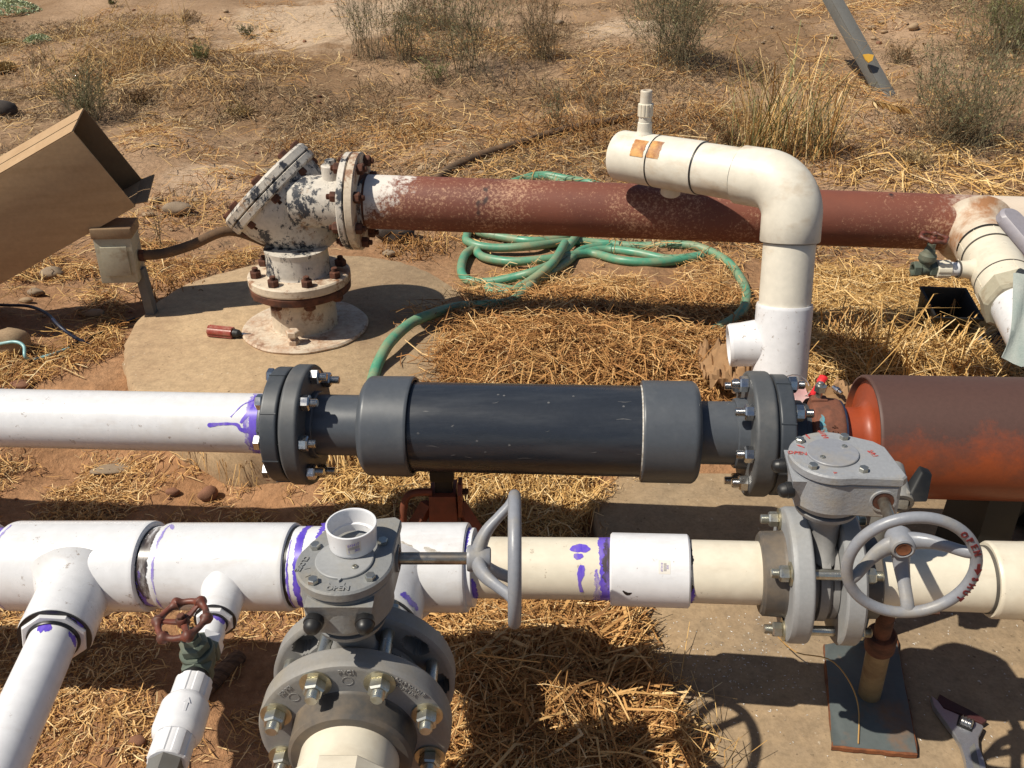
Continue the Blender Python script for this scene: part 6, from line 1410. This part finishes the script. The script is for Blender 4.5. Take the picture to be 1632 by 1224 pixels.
# ================================================================== STRAW, LITTER, SHAVINGS (uncountable)
PADXY = np.array([(p.x, p.y) for p in pad_c])
SLABXY = np.array(slab_poly)
def inpoly(x, y, poly):
    r = np.zeros(x.shape, bool); n = len(poly); j = n - 1
    for i in range(n):
        xi, yi = poly[i]; xj, yj = poly[j]
        if yi != yj: r ^= ((yi > y) != (yj > y)) & (x < (xj - xi) * (y - yi) / (yj - yi) + xi)
        j = i
    return r
def surf(x, y):
    z = ground(x, y); z = np.where(inpoly(x, y, PADXY), np.maximum(z, PADZ), z); return np.where(inpoly(x, y, SLABXY), np.maximum(z, 0.0), z)
def project(x, y, z):
    qz = z - H; zc = y * FW.y + qz * FW.z; return 816 + FPX * x / zc, 612 - FPX * (y * UP.y + qz * UP.z) / zc
def straw(name, N, bbox, dens, Lr, wr_, mat, seed, heap=None, tilt=.012, curl=.2, ori=None):
    g = np.random.default_rng(seed); x = g.uniform(bbox[0], bbox[1], N); y = g.uniform(bbox[2], bbox[3], N); z0 = surf(x, y); px, py = project(x, y, z0)
    d = dens(px, py, x, y); keep = g.random(N) < d; x, y, px, py = x[keep], y[keep], px[keep], py[keep]; n = len(x)
    L = g.uniform(Lr[0], Lr[1], n) * g.uniform(.6, 1.0, n); th = g.uniform(0, 2 * PI, n) if ori is None else g.normal(ori[0], ori[1], n); w_ = g.uniform(wr_[0], wr_[1], n) / 2
    hz = (g.random(n) ** 1.3) * (heap(px, py) if heap else .006); dx, dy = np.cos(th), np.sin(th)
    e0 = np.stack([x - dx * L / 2, y - dy * L / 2], 1); e1_ = np.stack([x + dx * L / 2, y + dy * L / 2], 1); cv_ = g.normal(0, curl, n) * L
    mid = np.stack([x - dy * cv_ * .5, y + dx * cv_ * .5], 1)
    za = surf(e0[:, 0], e0[:, 1]) + hz + np.abs(g.normal(0, tilt, n)) + .001; zb_ = surf(e1_[:, 0], e1_[:, 1]) + hz + np.abs(g.normal(0, tilt, n)) + .001
    zm = np.maximum(surf(mid[:, 0], mid[:, 1]) + hz * .9 + .001, (za + zb_) / 2 + g.normal(0, .12, n) * L)
    za = np.where(np.abs(za - zb_) > .06, np.minimum(za, zb_) + .02, za); zb_ = np.where(np.abs(za - zb_) > .06, za, zb_); zm = np.where(zm > np.maximum(za, zb_) + .05, (za + zb_) / 2 + .01, zm)
    roll = g.normal(0, .6, n); ox, oy, oz = -dy * np.cos(roll) * w_, dx * np.cos(roll) * w_, np.sin(roll) * w_
    O_ = np.stack([ox, oy, oz], 1); A_ = np.stack([e0[:, 0], e0[:, 1], za], 1); B_ = np.stack([mid[:, 0], mid[:, 1], zm], 1); C_ = np.stack([e1_[:, 0], e1_[:, 1], zb_], 1)
    V = np.stack([A_ - O_ * .8, A_ + O_ * .8, B_ - O_, B_ + O_, C_ - O_ * .5, C_ + O_ * .5], 1).reshape(-1, 3)
    b = (np.arange(n) * 6)[:, None]; F = np.concatenate([b + np.array([[0, 1, 3, 2]]), b + np.array([[2, 3, 5, 4]])], 1).reshape(-1, 4)
    return np_mesh(name, V, F, M_[mat], None, 'stuff')
def regions(*rs):
    def f(px, py, x, y):
        d = np.zeros(px.shape)
        for poly, v, patch in rs:
            m = inpoly(px, py, np.array(poly)); pv = v * (1 if not patch else sstep(.5 - patch, .5 + patch, vnoise(x, y, .16, 21) * .6 + vnoise(x, y, .05, 22) * .4)); d = np.where(m, np.maximum(d, pv), d)
        return d
    return f
nopad = lambda f: (lambda px, py, x, y: f(px, py, x, y) * np.where(inpoly(x, y, PADXY), np.clip((px - 650 + 40 * np.sin(py * .09) + 30 * np.sin(py * .23 + px * .05)) / 80, 0.0, 1.0) ** 1.5, 1.0) * np.where(inpoly(x, y, SLABXY), np.clip((.44 - x) / .22, 0.0, 1.0) ** 2, 1.0))
def heapf(*rs):
    def h(px, py):
        d = np.full(px.shape, .007)
        for cx, cy, sx, sy, v in rs: d = d + v * np.exp(-((px - cx) / sx) ** 2 - ((py - cy) / sy) ** 2)
        return d
    return h
R1w = [(640, 505), (760, 450), (1240, 380), (1260, 620), (1150, 660), (540, 690), (590, 600)]
R1 = [(715, 525), (760, 490), (860, 470), (960, 430), (1080, 430), (1180, 470), (1230, 600), (1150, 660), (560, 690), (640, 640), (690, 590)]
straw('straw', 36000, (-.4, .75, 1.45, 2.5), nopad(regions((R1, 1.0, .0), (R1w, .5, .3))), (.03, .12), (.0012, .0036), 'straw_brown', 1, heapf((900, 560, 230, 90, .05)), .016)
straw('straw', 12000, (-.4, .75, 1.45, 2.6), nopad(regions((R1, .85, .1), (R1w, .35, .35))), (.05, .15), (.0010, .0028), 'straw', 2, heapf((900, 560, 230, 90, .058)), .018)
R1b = [(760, 440), (1240, 400), (1240, 520), (860, 520), (740, 470)]
straw('straw', 11000, (-.3, .9, 2.0, 2.9), nopad(regions((R1b, .9, .12))), (.03, .14), (.0012, .003), 'straw', 3, None, .014)
R2 = [(1280, 385), (1660, 400), (2100, 400), (2100, 620), (1660, 620), (1250, 620), (1270, 480)]
straw('straw', 34000, (.55, 1.8, 1.62, 2.7), regions((R2, 1.0, 0)), (.04, .20), (.0012, .0032), 'straw_gold', 4, heapf((1450, 570, 180, 60, .05)), .02, .12)
R7 = [(1290, 240), (1660, 225), (2200, 225), (2200, 330), (1660, 330), (1320, 300)]
straw('straw', 12000, (.7, 3.4, 2.6, 5), regions((R7, .9, .2)), (.10, .32), (.003, .006), 'straw_gold', 5, None, .02, .1)
R3 = [(-500, 705), (-20, 705), (940, 740), (980, 770), (920, 860), (-500, 860)]
R4 = [(-500, 860), (700, 960), (700, 1240), (-500, 1240)]
straw('straw', 52000, (-1.5, .32, .75, 1.75), nopad(regions((R3, .95, .25), (R4, .85, .28))), (.012, .06), (.0012, .0028), 'straw', 6, None, .006)
straw('straw', 16000, (-.6, .32, 1.2, 1.75), nopad(regions(([(380, 740), (940, 750), (960, 790), (930, 880), (380, 840)], .95, .1))), (.02, .09), (.0014, .003), 'straw_gold', 7, heapf((820, 830, 120, 50, .012)), .01)
R5 = [(640, 950), (1000, 950), (1010, 1040), (1060, 1120), (1120, 1240), (690, 1240)]
straw('straw', 30000, (-.25, .36, .72, 1.3), nopad(regions((R5, 1.0, 0))), (.03, .13), (.0009, .0030), 'straw_brown', 8, heapf((850, 1090, 160, 130, .06)), .016)
straw('straw', 9000, (-.25, .36, .72, 1.3), regions((R5, 1.0, .2)), (.05, .17), (.0008, .0024), 'straw', 9, heapf((850, 1090, 170, 130, .07)), .02)
straw('straw', 2600, (-.25, .42, .72, 1.3), regions((R5, 1.0, 0)), (.06, .17), (.003, .0068), 'straw', 18, heapf((850, 1090, 160, 130, .065)), .02, .6)
R5b = [(960, 1000), (1080, 1060), (1190, 1240), (1060, 1240)]
straw('straw', 500, (.1, .5, .8, 1.2), regions((R5b, .8, 0)), (.12, .26), (.001, .002), 'straw_gold', 10, heapf((1040, 1180, 80, 80, .05)), .02, .3)
R6 = [(200, 470), (200, 560), (130, 590), (-20, 640), (-500, 640), (-500, 400), (150, 400), (300, 330), (420, 390), (400, 425)]
straw('straw', 7000, (-1.7, -.55, 1.6, 3.0), nopad(regions((R6, .8, .2))), (.04, .16), (.0016, .003), 'straw_gold', 11, None, .014)
straw('straw', 20000, (-1.7, -.55, 1.6, 3.0), nopad(regions((R6, 1.0, .1))), (.02, .07), (.0016, .003), 'straw_brown', 12, None, .01)
ALL = [(-30, 700), (620, 600), (760, 480), (1240, 400), (1660, 400), (1660, 620), (1240, 640), (960, 800), (1000, 1040), (1120, 1240), (-30, 1240)]
straw('chaff', 60000, (-1.5, 1.8, .72, 2.6), nopad(regions((ALL, 1.0, .15))), (.004, .022), (.0008, .0024), 'straw', 16, heapf((900, 560, 230, 90, .03), (850, 1090, 160, 130, .04), (1450, 570, 180, 60, .03)), .004)
straw('chaff', 30000, (-1.5, 1.8, .72, 2.6), nopad(regions((ALL, 1.0, .2))), (.004, .03), (.0008, .0022), 'litter', 17, heapf((900, 560, 230, 90, .02), (850, 1090, 160, 130, .03)), .004)
BG = [(-700, -140), (2500, -140), (2500, 420), (1680, 420), (1280, 420), (1240, 400), (740, 400), (380, 400), (200, 470), (-700, 470)]
def bgd(px, py, x, y):
    b = inpoly(px, py, np.array(BG)); k = sstep(.40, .62, vnoise(x, y, .75, 31) * .6 + vnoise(x, y, .22, 32) * .4)
    bare = np.exp(-((px - 520) / 130) ** 2 - ((py - 35) / 40) ** 2) + np.exp(-((px - 980) / 90) ** 2 - ((py - 45) / 40) ** 2) + .8 * np.exp(-((px - 320) / 110) ** 2 - ((py - 275) / 60) ** 2)
    return b * np.clip(k * 1.0 + .10 - bare, .015, 1)
straw('plant_litter', 230000, (-4.2, 5.0, 2.2, 7.2), bgd, (.015, .08), (.0018, .0042), 'litter', 13, None, .014, .5)
def bgs(px, py, x, y):
    b = inpoly(px, py, np.array(BG)); k = sstep(.52, .68, vnoise(x, y, .6, 41) * .6 + vnoise(x, y, .2, 42) * .4)
    band_ = np.exp(-((px - 850) / 260) ** 2 - ((py - 235) / 60) ** 2)
    bare = np.exp(-((px - 520) / 130) ** 2 - ((py - 35) / 40) ** 2) + np.exp(-((px - 980) / 90) ** 2 - ((py - 45) / 40) ** 2)
    return b * np.clip(k * .8 + band_ * .7 - bare, .01, 1)
straw('straw', 60000, (-4, 5.2, 2.2, 7.5), bgs, (.03, .16), (.002, .0045), 'straw_brown', 14, None, .018, .35)
straw('straw', 60000, (-4, 5.2, 2.2, 7.0), lambda px, py, x, y: bgs(px, py, x, y) * .7 + inpoly(px, py, np.array(BG)) * .05 + .7 * np.exp(-((px - 250) / 220) ** 2 - ((py - 120) / 110) ** 2) * sstep(.4, .6, vnoise(x, y, .35, 51)), (.02, .20), (.0015, .0038), 'straw_gold', 15, None, .02, .25)
# white plastic shavings on the slab
g = np.random.default_rng(5); n = 2200; x = g.uniform(.2, 1.1, n); y = g.uniform(.86, 1.2, n); L = g.uniform(.0008, .0032, n); th = g.uniform(0, 2 * PI, n)
px, py = project(x, y, np.zeros(n)); k = g.random(n) < np.exp(-((px - 1170) / 120) ** 2 - ((py - 1040) / 80) ** 2) * .9 + .1; x, y, L, th = x[k], y[k], L[k], th[k]; n = len(x)
dx, dy = np.cos(th) * L, np.sin(th) * L; w_ = .0005; th2 = th + g.normal(0, 1.0, n); V = np.stack([np.stack([x - dx + dy * .1, y - dy, np.full(n, .001)], 1), np.stack([x + .0006, y + .0004, np.full(n, .0022)], 1), np.stack([x + np.cos(th2) * L, y + np.sin(th2) * L, np.full(n, .001)], 1), np.stack([x + .0001, y - .0001, np.full(n, .0012)], 1)], 1).reshape(-1, 3)
np_mesh('plastic_shavings', V, np.arange(4 * n).reshape(n, 4), M_['chip'], None, 'stuff')
# single long straws that cross the slab
for i, (pts, lab) in enumerate(((((1240, 1015, .01), (1270, 1040, .03), (1320, 1050, .06), (1350, 1080, .06), (1368, 1125, .02), (1368, 1185, .014)), 'long bent dry straw lying across the steel support plate'),)):
    P_ = [GZ(px, py, h) for px, py, h in pts]; o = MB().tube(catmull(P_, 4), .0011, 5).build('straw_stalk', M_['straw_gold'], ang=60); tag(o, lab, 'straw')
